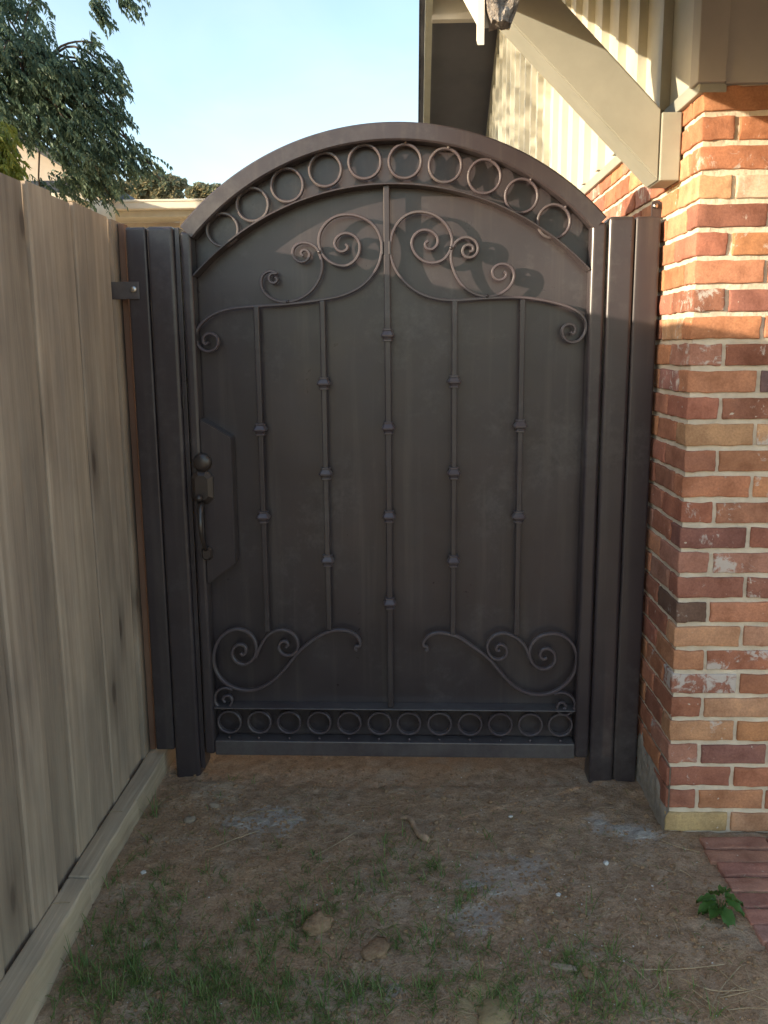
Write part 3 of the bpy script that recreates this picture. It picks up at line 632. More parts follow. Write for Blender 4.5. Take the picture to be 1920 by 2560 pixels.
for s in (-1, 1): boxo('scroll_clamp', cL[0] + s * .0115 - .0028, cL[0] + s * .0115 + .0028, SY0 - .004, SY0 + .016, cL[1] - .02, cL[1] + .02, STEEL, gate, .001)
# lock box
lk = [(LI - .002, 1045 / 1, 483), ]
q = [G(483, 1047), G(577, 1094), G(588, 1408), G(527, 1462)]
bm = bmesh.new(); pts = [(LI + .0005, q[0][1]), (q[1][0], q[1][1]), (q[2][0] * .5 + q[1][0] * .5, q[2][1]), (LI + .0005, q[3][1])]
prism(bm, pts, -.0005 + .001, PD - .001); bmesh.ops.bevel(bm, geom=[e for e in bm.edges], offset=.003, segments=2, affect='EDGES')
lock = fin(bm, 'lock_box', STEEL, gate)
hc = G(507, 1155); hd = empty('handle_set', (0, 0, 0)); bpy.data.objects.remove(hd)
dome('deadbolt', hc[0], hc[1], .031, .0, .024, BRONZE, lock, 28)
hp = G(508, 1217); w2, h2 = .036, .056
def octo(cx_, cz_, w_, h_, k_): return [(cx_ - w_ + k_, cz_ - h_), (cx_ + w_ - k_, cz_ - h_), (cx_ + w_, cz_ - h_ + k_), (cx_ + w_, cz_ + h_ - k_), (cx_ + w_ - k_, cz_ + h_), (cx_ - w_ + k_, cz_ + h_), (cx_ - w_, cz_ + h_ - k_), (cx_ - w_, cz_ - h_ + k_)]
bm = bmesh.new(); P0 = octo(hp[0], hp[1], w2, h2, .020); P1 = octo(hp[0], hp[1], w2 - .004, h2 - .004, .018); P2 = octo(hp[0], hp[1], w2 - .015, h2 - .015, .012)
lo = [[bm.verts.new((p[0], y, p[1])) for p in PP] for PP, y in ((P0, .0), (P0, -.010), (P1, -.014), (P2, -.024))]
for a, b in zip(lo, lo[1:]):
    for m_ in range(8): bm.faces.new((a[m_], a[(m_ + 1) % 8], b[(m_ + 1) % 8], b[m_]))
bm.faces.new(lo[0]); bm.faces.new(lo[-1]); fin(bm, 'latch_plate', BRONZE, lock)
ga = G(507, 1255); gb = G(518, 1372); bm = bmesh.new(); N_ = 14; PP = []; RR = []
for i in range(N_ + 1):
    t = i / N_; PP.append((ga[0] + (gb[0] - ga[0]) * t, -.014 - .046 * math.sin(math.pi * min(1, t * .96 + .04)) ** .7, ga[1] + (gb[1] - ga[1]) * t)); RR.append(.0085 - .003 * abs(t - .35) + (.003 if t < .15 else 0))
tube(bm, PP, RR, 12); fin(bm, 'grip', BRONZE, lock, True)
tl = G(507, 1243); bm = bmesh.new(); tube(bm, [(tl[0], -.02, tl[1] + .004), (tl[0], -.045, tl[1] + .002), (tl[0], -.062, tl[1] + .008)], [.006, .008, .012], 10); fin(bm, 'thumb_piece', BRONZE, lock, True)
gm = G(519, 1382); bm = bmesh.new(); P0 = octo(gm[0], gm[1], .018, .024, .010); P1 = octo(gm[0], gm[1], .012, .018, .007)
lo = [[bm.verts.new((p[0], y, p[1])) for p in PP_] for PP_, y in ((P0, .0), (P0, -.008), (P1, -.018))]
for a, b in zip(lo, lo[1:]):
    for m_ in range(8): bm.faces.new((a[m_], a[(m_ + 1) % 8], b[(m_ + 1) % 8], b[m_]))
bm.faces.new(lo[0]); bm.faces.new(lo[-1]); fin(bm, 'grip_foot', BRONZE, lock)

# ------------------------------------------------------------------ background houses beyond the fence
def P(px, py, Y): p = ony(px, py, Y); return p
HB = 9.5
a = P(205, 515, HB); b = P(500, 523, HB)
nb = empty('patio_house', (a[0], HB, 0), label='pale single-storey house with white eave and gutter behind the left gate post', cat='house')
X0 = a[0]; zE = a[2]
def bo_(name, x0, x1, y0, y1, z0, z1, m, p=nb, bev=0): return boxo(name, x0 - X0, x1 - X0, y0 - HB, y1 - HB, z0, z1, m, p, bev)
bo_('gutter_lip', X0, 3, HB - .112, HB - .101, zE + .018, zE + .04, WHITE, nb, .002)
fas = bo_('fascia_board', X0 + .1, 3, HB, HB + .04, zE - .12, zE - .01, CREAM, nb, .004)
bo_('gutter', X0, 3, HB - .10, HB - .002, zE - .055, zE + .035, WHITE, nb, .012)
bo_('soffit', X0 + .1, 3, HB + .041, HB + .50, zE - .105, zE - .09, CREAM)
bo_('frieze_board', X0 + .15, 3, HB + .50, HB + .54, zE - .26, zE - .106, SOFF)  # darker colour paints in the shadow line below the gutter
bo_('wall', X0 + .2, 3, HB + .54, HB + .7, -.1, zE - .261, CREAM)
for i in range(8): bo_('siding_board', X0 + .2, 3, HB + .525, HB + .539, 1.2 + i * .16, 1.2 + i * .16 + .15, WHITE if i % 2 else CREAM)
bo_('rafter_block', P(437, 531, HB)[0] - .03, P(437, 531, HB)[0] + .03, HB + .3, HB + .49, zE - .17, zE - .106, WHITE)
# the returning eave corner, nearer
c0 = P(165, 500, 8.6); c1 = P(225, 500, 8.6)
bo_('return_gutter', c0[0] - 1.5, c1[0] - .02, 8.55, 8.65, c0[2] - .02, c0[2] + .06, WHITE, nb, .01)
bo_('return_fascia', c0[0] - 1.5, c1[0] - .10, 8.66, 8.70, c0[2] - .17, c0[2] - .022, WHITE, nb, .004)
bo_('return_side', c1[0] - .10, c1[0] - .02, 8.66, HB - .11, c0[2] - .10, c0[2] + .05, CREAM, nb, .01)
bo_('return_wall', c0[0] - 1.5, c1[0] - .25, 8.9, 9.0, 0, c0[2] - .172, CREAM)
q = [P(215, 450, 10.5), P(300, 455, 11.5), P(352, 505, 10.2), P(190, 500, 9.0)]
V = [(q[0][0] - 2.4, 10.5, q[0][2]), (q[0][0], 10.5, q[0][2]), (c1[0] + .0, HB - .0, zE + .05), (c0[0] - 2.2, 8.65, c0[2] + .07), (q[2][0], 10.4, q[2][2] - .02), (c1[0] - .03, 8.65, c0[2] + .07)]
V = [np.array(v) for v in V]
bm = bmesh.new(); vv = [bm.verts.new((v[0] - X0, v[1] - HB, v[2])) for v in V]
bm.faces.new((vv[3], vv[5], vv[1], vv[0])); bm.faces.new((vv[5], vv[2], vv[4], vv[1]))
r_ = bmesh.ops.solidify(bm, geom=bm.faces[:], thickness=.05); fin(bm, 'hip_roof', SHING, nb)
# gable house further left
HG = 15.
g0 = P(30, 335, HG); g1 = P(160, 415, HG)
gh_ = empty('gable_house', (g0[0], HG, 0), label='beige gable wall with dark roof edge seen through the tree above the fence', cat='house')
sl_ = (g1[2] - g0[2]) / (g1[0] - g0[0]); xr = 2.4; 
pts = [(0, 0), (xr, 0), (xr, g0[2] + sl_ * xr), (0, g0[2]), (-1.0, g0[2] + .55), (-3, g0[2] - .5), (-3, 0)]
bm = bmesh.new(); prism(bm, pts, 0, .2); fin(bm, 'wall', BEIGE, gh_)
bm = bmesh.new(); prism(bm, [(-1., g0[2] + .56), (xr + .3, g0[2] + sl_ * (xr + .3) + .01), (xr + .3, g0[2] + sl_ * (xr + .3) + .12), (-1., g0[2] + .68)], -.3, 4); fin(bm, 'roof', SHING, gh_)
bm = bmesh.new(); prism(bm, [(-1.001, g0[2] + .56), (-1.001, g0[2] + .68), (-3.3, g0[2] - .5), (-3.3, g0[2] - .62)], -.3, 4); fin(bm, 'roof', SHING, gh_)

# ------------------------------------------------------------------ trees
def leaves(name, sprays, mat, parent, L_=.05, W_=.013, npair=6, droop=.5, org=(0, 0, 0)):
    V = []; Fc = []
    for (p, d, ln) in sprays:
        p = Vector(p); d = Vector(d).normalized(); side = d.cross(Vector((0, 0, 1)));
        if side.length < .05: side = Vector((1, 0, 0))
        side.normalize(); side = (side + Vector((U(-.5, .5), U(-.5, .5), U(-.6, .6)))).normalized(); q = p.copy(); dd = d.copy()
        for i in range(npair):
            q = q + dd * ln / npair; dd = (dd + Vector((0, 0, -droop * .22))).normalized()
            for s in (-1, 1):
                a = (side * s * U(.5, 1.0) + dd * U(.3, .8) + Vector((0, 0, -droop * U(.4, 1.4)))).normalized()
                l = L_ * U(.7, 1.25); wv = a.cross(dd + Vector((U(-.8, .8), U(-.8, .8), U(-.8, .8)))).normalized() * W_ * U(.8, 1.2)
                b0 = len(V); o = q - Vector(org)
                V += [o, o + a * l * .45 + wv, o + a * l + Vector((0, 0, -.15 * l)), o + a * l * .45 - wv]; Fc.append((b0, b0 + 1, b0 + 2, b0 + 3))
    o = pyd(name, V, Fc, mat, parent); return tag(o, kind='stuff')
def limb(bm, pts, r0, r1, n=10):
    pts = crom([np.array(p) for p in pts], n); k = len(pts); tube(bm, pts, [r0 + (r1 - r0) * i / (k - 1) for i in range(k)], 8)
TR = (-6.2, 7.6, 0)
tree = empty('leafy_tree', TR, label='large tree with drooping feathery leaves hanging over the fence at upper left', cat='tree')
bm = bmesh.new()
limb(bm, [(0, 0, -.2), (.1, 0, 1.5), (.2, -.1, 3), (.1, -.2, 4.6), (.3, -.3, 6)], .24, .07)
BR_ = [[(.15, 0, 2.4), (1.2, -.3, 3.4), (2.4, -.5, 3.9), (3.3, -.5, 3.5)], [(.2, -.1, 3.2), (1.4, .1, 4.5), (2.6, 0, 5.3), (3.6, .2, 5.5)], [(.15, 0, 2.0), (.9, -.9, 2.7), (1.9, -1.4, 3.2), (2.6, -1.6, 3.0)], [(.2, -.2, 4.2), (-.9, .5, 5.2), (-1.9, .8, 5.5)], [(.2, -.1, 3.8), (.6, 1.2, 4.9), (1.0, 2.0, 5.2)], [(.2, 0, 2.7), (1.3, .5, 3.2), (2.4, .9, 3.1), (3.1, .9, 2.6)]]
for b_ in BR_: limb(bm, b_, .085, .012)
fin(bm, 'trunk', BARK, tree, True)
sp = []; CL = []
def clump(px, py, Y, rad, n, d0=(.7, -.1, -.45)):
    c = Vector(P(px, py, Y))
    if not (py < 80 and px > 215): CL.append(c)
    for _ in range(int(n * .85)):
        while True:
            v = Vector((U(-1, 1), U(-1, 1), U(-1, 1)))
            if v.length < 1: break
        v *= rad; d = Vector(d0) + Vector((U(-.7, .7), U(-.7, .7), U(-.5, .4)))
        sp.append((c + v - d.normalized() * .08, d, U(.11, .2)))
# leading sprays that make the outline against the sky (px, py, Y, radius, sprays)
for c in [(15, 40, 7.2, .22, 80), (10, 130, 7.0, .36, 170), (60, 170, 7.1, .24, 90), (60, 260, 7.2, .34, 170), (95, 110, 7.0, .16, 44), (135, 175, 6.9, .16, 44), (175, 175, 7, .16, 42), (150, 215, 7, .22, 70), (20, 210, 7.3, .34, 150), (225, 105, 7., .07, 14), (240, 145, 7., .09, 20), (270, 185, 7., .13, 34), (290, 210, 7., .10, 24),
          (195, 200, 7., .14, 34), (120, 280, 7.1, .30, 120), (230, 215, 7.0, .12, 20), (30, 320, 7.4, .18, 36), (170, 290, 7.1, .22, 70), (225, 275, 7., .16, 44), (275, 285, 7., .13, 34), (295, 280, 7., .07, 10), (190, 345, 7., .20, 60), (250, 345, 7., .18, 50), (290, 360, 7., .14, 34), (320, 385, 7., .14, 34), (355, 400, 7., .11, 24), (375, 410, 7., .06, 8), (230, 400, 7., .20, 55), (290, 425, 7.1, .16, 34), (185, 405, 7.2, .16, 44), (240, 440, 7.2, .15, 40), (200, 375, 7.2, .16, 40), (165, 450, 7.3, .13, 30), (210, 465, 7.3, .16, 30), (260, 470, 7.3, .13, 22), (20, 420, 7.4, .12, 24), (100, 475, 7.3, .10, 18),
          (245, -5, 6.9, .08, 16), (255, 30, 6.9, .06, 12), (262, 50, 6.9, .03, 5), (312, -5, 6.9, .06, 10), (320, 18, 6.9, .03, 5), (85, 0, 7, .07, 10), (345, -10, 6.9, .06, 6), (-60, 100, 7.2, .5, 160), (-80, 300, 7.2, .5, 160), (-10, -60, 7.2, .4, 90)]: clump(*c)
# the mass of the crown out of frame, up-sun of the gable wall
k = 0
while k < 230:
    X = U(-6.2, -2.5); yw = U(5.55, 10.2); zw = U(1.7, 5.2)
    c = Vector((X, yw - (.79 - X) * .467, zw + (.79 - X) * .202))
    if c.x / c.y > -.50 or c.z > 6.6: continue
    k += 1
    for _ in range(22):
        v = Vector((U(-1, 1), U(-1, 1), U(-1, 1))) * .36; sp.append((c + v, (U(-1, 1), U(-1, 1), U(-.8, .2)), U(.2, .32)))
bm = bmesh.new(); TV = Vector(TR); anchors = [Vector(b_[-1]) + TV for b_ in BR_] + [Vector(b_[-2]) + TV for b_ in BR_]
for pts_ in ([(225, -120), (245, -40), (252, 10), (262, 60)], [(245, -60), (290, -30), (312, 0), (322, 30)]):
    limb(bm, [tuple(Vector(P(a, b, 6.9)) - TV) for a, b in pts_], .010, .002, 5)
for c in CL:
    a_ = min(anchors, key=lambda q: (q - c).length); m_ = (a_ + c) / 2 + Vector((U(-.1, .1), U(-.1, .1), U(.02, .22)))
    limb(bm, [tuple(a_ - TV), tuple(m_ - TV), tuple(c - TV), tuple(c - TV + Vector((U(.03, .12), 0, U(-.16, -.04))))], .012, .003, 4)
fin(bm, 'twigs', BARK, tree)
leaves('crown', sp, LEAF, tree, .046, .0095, 7, .5, TR)
# sunlit shrub just beyond the fence, far left
SHP = P(20, 380, 4.6); sh = empty('sunlit_shrub', (SHP[0] - .1, 4.6, 0), label='yellow-green sunlit shrub rising just beyond the fence at the far left', cat='shrub')
bm = bmesh.new()
for i in range(5): limb(bm, [(U(-.1, .1), U(-.1, .1), -.1), (U(-.2, .1), U(-.1, .1), 1.2), (U(-.35, .12), U(-.2, .2), 2.3)], .014, .004)
fin(bm, 'stem', BARK, sh)
sp2 = []
for (px, py, r, n) in ((-15, 320, .06, 30), (-20, 375, .09, 50), (5, 405, .06, 24), (-60, 350, .12, 60), (-50, 430, .12, 50), (10, 430, .07, 30)):
    c = Vector(P(px, py, 4.6))
    for _ in range(n): sp2.append((c + Vector((U(-1, 1), U(-1, 1), U(-1, 1))) * r, (U(-.6, 1), U(-1, .5), U(-.9, .1)), U(.08, .14)))
leaves('foliage', sp2, LEAFY, sh, .045, .007, 5, .7, (SHP[0] - .1, 4.6, 0))
# distant trees above the patio roof
def far_tree(blobs, Y, base, label, nleaf, mat):
    o = P(base, 520, Y); t = empty('distant_tree', (o[0], Y, 0), label=label, cat='tree', group='distant trees above the patio roof')
    bm = bmesh.new(); h = P(base, 480, Y)[2]; limb(bm, [(0, 0, -.2), (.1, 0, h * .5), (0, 0, h)], .3, .1)
    for (px, py, r) in blobs:
        c = P(px, py, Y); limb(bm, [(0, 0, h * .6), ((c[0] - o[0]) * .5, 0, h * .5 + c[2] * .35), (c[0] - o[0], 0, c[2])], .09, .02, 5)
    fin(bm, 'trunk', BARK, t)
    V = []; Fc = []
    for (px, py, r) in blobs:
        c = Vector(P(px, py, Y)) - Vector((o[0], Y, 0)); R_ = r / F * Y
        for _ in range(int(nleaf * r * r / 400)):
            v = Vector((random.gauss(0, 1), random.gauss(0, 1), random.gauss(0, 1))).normalized() * R_ * (rnd() ** .45) * (1 + .3 * noise.noise(Vector((px + rnd() * .1, py, 0))))
            p = c + Vector((v.x, v.y * 1.2, v.z * .85)); a = Vector((U(-1, 1), U(-1, 1), U(-1, 1))).normalized() * .11; b = a.orthogonal().normalized() * .06; k = len(V)
            V += [p - a, p + b, p + a, p - b]; Fc.append((k, k + 1, k + 2, k + 3))
    tag(pyd('crown', V, Fc, mat, t), kind='stuff')
far_tree([(300, 475, 24), (340, 468, 22), (375, 460, 24), (395, 448, 18), (415, 470, 22), (425, 452, 13), (440, 462, 16), (455, 460, 10), (350, 490, 22), (400, 490, 22), (440, 492, 18), (290, 495, 26)], 22, 370, 'distant brownish-green tree with airy crown above the pale patio roof', 420, LEAFD)
far_tree([(480, 482, 16), (500, 472, 15), (515, 478, 18), (540, 482, 22), (580, 490, 24), (490, 495, 16)], 26, 520, 'small distant tree just left of where the gate arch begins', 420, LEAFD)

# ------------------------------------------------------------------ things lying on the ground
def ong(px, py):
    p = onz(px, py, 0)
    for _ in range(3): p = onz(px, py, gh(p[0], p[1]))
    return p
# grass: blades in tufts
V = []; Fc = []
def blade(x, y, l, wd, az, bend, z=None):
    z = gh(x, y) - .004 if z is None else z
    d = Vector((math.cos(az), math.sin(az), 0)); s = Vector((-d.y, d.x, 0)) * wd; p = Vector((x, y, z)); k = len(V); n = 4; th = bend * .25
    for i in range(n + 1):
        t = i / n; w_ = (1 - t ** 1.6)
        if i == n: V.append(p.copy())
        else: V.extend([p - s * w_, p + s * w_])
        th += bend / n * 1.3; p = p + (Vector((0, 0, 1)) * math.cos(th) + d * math.sin(th)) * l / n
    for i in range(n - 1): Fc.append((k + 2 * i, k + 2 * i + 1, k + 2 * i + 3, k + 2 * i + 2))
    Fc.append((k + 2 * n - 2, k + 2 * n - 1, k + 2 * n))
def dens(px, py):
    d = 0
    for (cx_, cy_, sx, sy, a) in ((250, 2330, 160, 170, .8), (750, 2330, 110, 90, .9), (560, 2440, 160, 120, .8), (720, 2520, 220, 70, 1.1), (1000, 2110, 60, 40, .5), (1050, 2180, 110, 60, .55), (880, 2190, 120, 50, .4), (1130, 2240, 50, 40, .6), (650, 2200, 90, 50, .3), (1100, 2350, 130, 60, .5), (830, 2260, 80, 40, .4), (1450, 2400, 90, 40, .7), (1530, 2500, 120, 60, 1.), (1280, 2500, 90, 60, .8), (1100, 2470, 150, 60, .5), (1210, 2090, 16, 30, .5), (1460, 2230, 20, 40, .4), (1700, 2530, 60, 30, .5), (310, 2450, 120, 90, .8), (600, 1930, 90, 30, .22), (730, 1920, 40, 20, .25), (480, 2500, 150, 80, .9), (1590, 2370, 30, 20, .35), (430, 2230, 60, 60, .35)):
        d += a * math.exp(-((px - cx_) / sx) ** 2 - ((py - cy_) / sy) ** 2)
    return d
tries = 0
while tries < 6200:
    tries += 1; px = U(40, 1900); py = U(1905, 2620)
    if rnd() > dens(px, py) * .62: continue
    p = ong(px, py); x, y = p[0], p[1]
    if x < -.87 or (x > .86): continue
    n = random.randint(3, 9); hh = U(.02, .066)
    for _ in range(n): blade(x + U(-.012, .012), y + U(-.012, .012), hh * U(.6, 1.4), U(.0009, .0017), U(0, 6.28), U(.3, 1.6))
for (px, py, n) in ((372, 2040, 16), (355, 2100, 9), (195, 2330, 5), (240, 2230, 3), (165, 2420, 4), (120, 2540, 5), (1210, 2100, 5), (1462, 2290, 4)):
    p = ong(px, py)
    for _ in range(n): blade(max(p[0], -.878) + U(0, .03), p[1] + U(-.02, .02), U(.05, .12), U(.0012, .002), U(0, 6.28), U(.2, 1.1))
# a few lone blades everywhere, roots and runners
for _ in range(1300):
    p = ong(U(150, 1850), U(1950, 2600))
    if -.87 < p[0] < .86: blade(p[0], p[1], U(.012, .04), U(.0008, .0014), U(0, 6.28), U(.6, 1.8))
tag(pyd('grass', V, Fc, GRASS), 'thin green grass tufts growing through the bare dirt', 'grass', kind='stuff')
# straw and dead stems
bm = bmesh.new()
def stem_(P_, r): tube(bm, crom(P_, 4), r, 4, False)
for _ in range(420):
    px, py = U(150, 1900), U(1930, 2600)
    if rnd() > (.35 + .65 * (px / 1900)): continue
    p = ong(px, py); x, y = p[0], p[1]
    if x < -.86 or x > .95: continue
    a = U(0, 6.28); l = U(.015, .07) * (1.6 if rnd() < .12 else 1); b_ = U(-.5, .5); pts = []
    for i in range(4):
        t = i / 3; xx = x + math.cos(a + b_ * t) * l * t; yy = y + math.sin(a + b_ * t) * l * t; pts.append((xx, yy, gh(xx, yy) + .002 + .006 * math.sin(math.pi * t) * rnd()))
    stem_(pts, U(.0005, .0009))
for L_ in ([(770, 2150), (830, 2120), (890, 2085)], [(1600, 2430), (1700, 2428), (1810, 2415)], [(1650, 2430), (1655, 2470), (1670, 2500)], [(1700, 2450), (1780, 2480), (1860, 2480)], [(1800, 2430), (1850, 2475), (1870, 2480)], [(1730, 2480), (1780, 2520), (1820, 2556)], [(1820, 2530), (1870, 2525), (1919, 2528)], [(1640, 2100), (1690, 2120), (1750, 2135)], [(1555, 2240), (1570, 2215)], [(1590, 2260), (1620, 2310), (1625, 2340)], [(1540, 2400), (1590, 2430), (1620, 2460)], [(1160, 2385), (1190, 2350)], [(1700, 2180), (1720, 2190), (1740, 2210)], [(1680, 2300), (1690, 2320), (1698, 2345)], [(520, 2130), (590, 2100), (650, 2080)], [(1850, 2420), (1800, 2480), (1770, 2550)], [(1920, 2470), (1840, 2490), (1800, 2500)], [(700, 2030), (640, 2035), (610, 2045)]):
    pts = [tuple(ong(*q) + np.array([0, 0, .004 + .004 * rnd()])) for q in L_]; stem_(pts, .0011)
tag(fin(bm, 'dead_stems', STRAW), 'dry straw stems strewn over the bare dirt', 'straw', kind='stuff')
for i, (px, py) in enumerate(((290, 2030), (155, 2258))):
    p = onz(px, py, .08); bm = bmesh.new(); tube(bm, [(-.022, -.003, .001), (0, .0, .002), (.020, .002, .001)], .0010, 4)
    tag(fin(bm, 'straw_stalk', STRAW, None, False, (p[0], p[1], .0805)), ('dry straw stalk lying across the timber top nearest the gate post', 'dry straw stalk lying across the near part of the timber top')[i], 'straw')
# pebbles and crumbs of clod
def scatter(name, n, rmin, rmax, mat, label, cat, dn):
    tb = bmesh.new(); bmesh.ops.create_icosphere(tb, subdivisions=1, radius=1); tv = [v.co.copy() for v in tb.verts]; tf = [[v.index for v in f.verts] for f in tb.faces]; tb.free()
    V = []; Fc = []; k = 0
    while k < n:
        px, py = U(150, 1900), U(1920, 2590)
        if rnd() > dn(px, py): continue
        p = ong(px, py)
        if p[0] < -.87 or p[0] > .87: continue
        k += 1; r = U(rmin, rmax) * (1.8 if rnd() < .06 else 1); az = U(0, 6.28); ca, sa = math.cos(az), math.sin(az); sx, sy, sz = r * U(.7, 1.3), r * U(.7, 1.2), r * U(.5, .8); z0_ = gh(p[0], p[1]) + r * .25; o = len(V)
        for v in tv:
            x = v.x * sx + U(-1, 1) * r * .24; y = v.y * sy + U(-1, 1) * r * .24
            V.append((p[0] + x * ca - y * sa, p[1] + x * sa + y * ca, z0_ + v.z * sz + U(-1, 1) * r * .15))
        for f in tf: Fc.append([o + i for i in f])
    return tag(pyd(name, V, Fc, mat), label, cat, kind='stuff')
scatter('soil_crumbs', 6500, .0016, .0060, CLOD, 'loose crumbs of brown soil over the ground', 'soil', lambda x, y: .3 + .7 * math.exp(-((x - 500) / 200) ** 2 - ((y - 2050) / 60) ** 2) + .4 * math.exp(-((x - 1400) / 120) ** 2 - ((y - 2280) / 80) ** 2))
scatter('pale_grit', 230, .0011, .0026, PALE, 'specks of pale grit scattered over the dirt', 'grit', lambda x, y: .15 + .8 * math.exp(-((x - 1250) / 300) ** 2 - ((y - 2250) / 140) ** 2) + .6 * math.exp(-((x - 1550) / 130) ** 2 - ((y - 2070) / 60) ** 2))
def stone(px, py, r, mat, label, cat, sc=(1.1, .9, .6), name='stone', amp=.35):
    p = ong(px, py); o = rock(name, r, mat, px * .01, sc, 3, None, (p[0], p[1], gh(p[0], p[1]) + r * sc[2] * .12), amp); o.rotation_euler.z = U(0, 3); return tag(o, label, cat)
stone(795, 2312, .040, CLOD, 'big rounded dirt clod among the grass, largest on the ground', 'clod', (1.05, .9, .6), 'dirt_clod', .42)
stone(940, 2375, .038, CLOD, 'flat brown clod in the grass below the big rounded one', 'clod', (1.1, .9, .3), 'dirt_clod')
stone(535, 2015, .017, STONE, 'small tan clod near the left gate post, the one nearest the gate', 'clod', name='dirt_clod')
stone(475, 2050, .018, STONE, 'small tan clod beside the grass tuft at the timber', 'clod', name='dirt_clod')
stone(600, 2326, .014, STONE, 'smooth tan pebble left of the big rounded clod', 'pebble', name='pebble')
stone(366, 2357, .013, STONE, 'tan pebble in the grass close to the fence timber', 'pebble', name='pebble')
stone(358, 2182, .009, PALE, 'pale chipped shell-like stone on the dirt near the timber', 'stone')
stone(1397, 2238, .008, PALE, 'white pebble beside the grey dusty patch', 'pebble', name='pebble')
stone(1515, 2158, .009, PALE, 'grey-white pebble below the brick corner', 'pebble', name='pebble')
stone(1276, 2042, .007, PALE, 'cream pebble on bare dirt in front of the gate', 'pebble', name='pebble')
stone(1410, 2420, .022, STONE, 'long reddish-tan stone chip lying in the grass at lower right', 'stone', (1.5, .45, .35))
stone(1470, 2430, .020, CLOD, 'brown clod right of the long stone chip', 'clod', (1.2, .9, .5), 'dirt_clod')
stone(1370, 2278, .014, CLOD, 'brown clod below the white pebble on the dirt', 'clod', (1.1, .9, .6), 'dirt_clod')
stone(1240, 2525, .045, simple('sandy_lump', (.24, .18, .09), (.34, .26, .14), 30, 1, 1, .004), 'yellow sandy lump in the grass at the bottom edge', 'clod', (1.2, .9, .22), 'dirt_clod')
# bent stick
st = [ong(*q) for q in ((1000, 2048), (1022, 2052), (1038, 2078), (1052, 2098), (1075, 2105))]
o0 = st[2]; bm = bmesh.new(); tube(bm, crom([np.array([q[0] - o0[0], q[1] - o0[1], .009 + (-.005 if i in (0, 4) else .002)]) for i, q in enumerate(st)], 4), [.006, .006, .007, .008, .009, .0095, .009, .0085, .008, .0085, .009, .010, .011, .011, .012, .010, .007], 9)
for v in bm.verts: v.co += Vector((noise.noise(v.co * 90), noise.noise(v.co * 90 + Vector((3, 3, 3))), noise.noise(v.co * 90 + Vector((7, 1, 1))))) * .0022
tag(fin(bm, 'stick', STICK, None, True, (o0[0], o0[1], gh(o0[0], o0[1]))), 'short bent brown stick lying on the dirt in front of the gate', 'stick')
# cement spills
def spill(cells, label, h=.004):
    c = ong(*cells[0][:2]); bm = bmesh.new(); lo_, hi_ = 1e9, -1e9
    W = [(ong(a, b), r) for a, b, r in cells]; x0 = min(w_[0][0] - w_[1] for w_ in W) - .02; x1 = max(w_[0][0] + w_[1] for w_ in W) + .02; y0 = min(w_[0][1] - w_[1] for w_ in W) - .02; y1 = max(w_[0][1] + w_[1] for w_ in W) + .02
    st_ = .004; nxx = int((x1 - x0) / st_) + 1; nyy = int((y1 - y0) / st_) + 1; vv = []
    for j in range(nyy):
        for i in range(nxx):
            x, y = x0 + i * st_, y0 + j * st_; f = max(1 - math.hypot((x - w_[0][0]), (y - w_[0][1]) * 1.5) / w_[1] for w_ in W)
            f += .55 * noise.fractal(Vector((x * 26, y * 26, 2)), 1, 2, 5)
            vv.append(bm.verts.new((x - c[0], y - c[1], gh(x, y) - .0025 + min(.0045, max(-.004, f * .03)) * h / .004)))
    for j in range(nyy - 1):
        for i in range(nxx - 1): bm.faces.new((vv[j * nxx + i], vv[j * nxx + i + 1], vv[(j + 1) * nxx + i + 1], vv[(j + 1) * nxx + i]))
    dl = [f for f in bm.faces if max(v.co.z + c[2] * 0 for v in f.verts) < -1]; 
    tag(fin(bm, 'cement_spill', CEMENT, None, True, (c[0], c[1], 0)), label, 'cement')
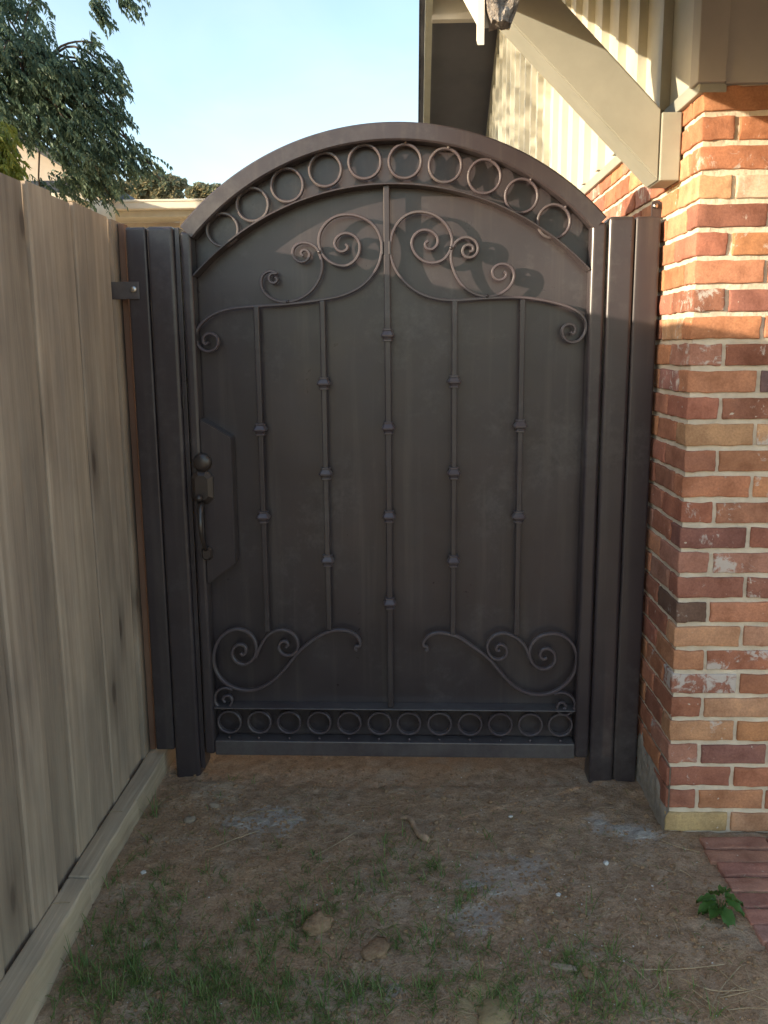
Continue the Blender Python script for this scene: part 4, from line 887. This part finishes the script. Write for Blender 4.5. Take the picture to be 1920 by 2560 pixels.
spill([(580, 2058, .035), (640, 2052, .045), (700, 2048, .045), (740, 2050, .03)], 'long grey cement smear on the dirt left of the stick')
spill([(1500, 2055, .02), (1560, 2072, .028), (1600, 2085, .035)], 'bluish-white cement crumbs at the foot of the brick corner')
spill([(1180, 2210, .03), (1200, 2290, .022), (1240, 2230, .02)], 'faint pale cement crumbs in the middle of the dirt')
spill([(985, 2465, .018)], 'small pale cement blot in the grass near the bottom edge')
# broadleaf weed beside the walkway
wp = ong(1800, 2285); weed = empty('broadleaf_weed', (wp[0], wp[1], gh(wp[0], wp[1])), label='bright green broadleaf weed at the edge of the brick walkway', cat='weed')
for i, (px, py, h, ln, az) in enumerate(((1790, 2280, .03, .055, 3.4), (1775, 2255, .035, .05, 2.8), (1800, 2250, .045, .05, 1.7), (1825, 2245, .05, .05, 1.0), (1845, 2275, .045, .055, .2), (1840, 2300, .04, .05, -.6), (1822, 2320, .02, .055, -1.4), (1795, 2305, .02, .05, -2.3), (1765, 2285, .015, .04, 3.3))):
    a = Vector((math.cos(az), math.sin(az), 0)); s = Vector((-a.y, a.x, 0)); tilt = U(-.2, .35); V = []; Fc = []
    n = 8
    for k in range(n + 1):
        t = k / n; w_ = ln * .42 * math.sin(math.pi * min(1, t * .93 + .05)) ** .75 * (1 - .35 * t); c = a * (.012 + ln * t) + Vector((0, 0, h * (1 + .0 * t) + ln * t * tilt - ln * .5 * t * t)); rz_ = .004 * math.sin(k * 2.2)
        V += [c - s * w_ + Vector((0, 0, .010 + rz_)), c, c + s * w_ + Vector((0, 0, .010 - rz_))]
    for k in range(n):
        for q_ in (0, 1): Fc.append((3 * k + q_, 3 * k + q_ + 1, 3 * k + 4 + q_, 3 * k + 3 + q_))
    lf = pyd('leaf', V, Fc, WEED, weed, True)
bm = bmesh.new()
for k in range(9): a_ = k * .7; tube(bm, [(0, 0, -.01), (math.cos(a_) * .008, math.sin(a_) * .008, .02), (math.cos(a_) * .014, math.sin(a_) * .014, .035)], .0012, 5)
fin(bm, 'stalk', WEED, weed)
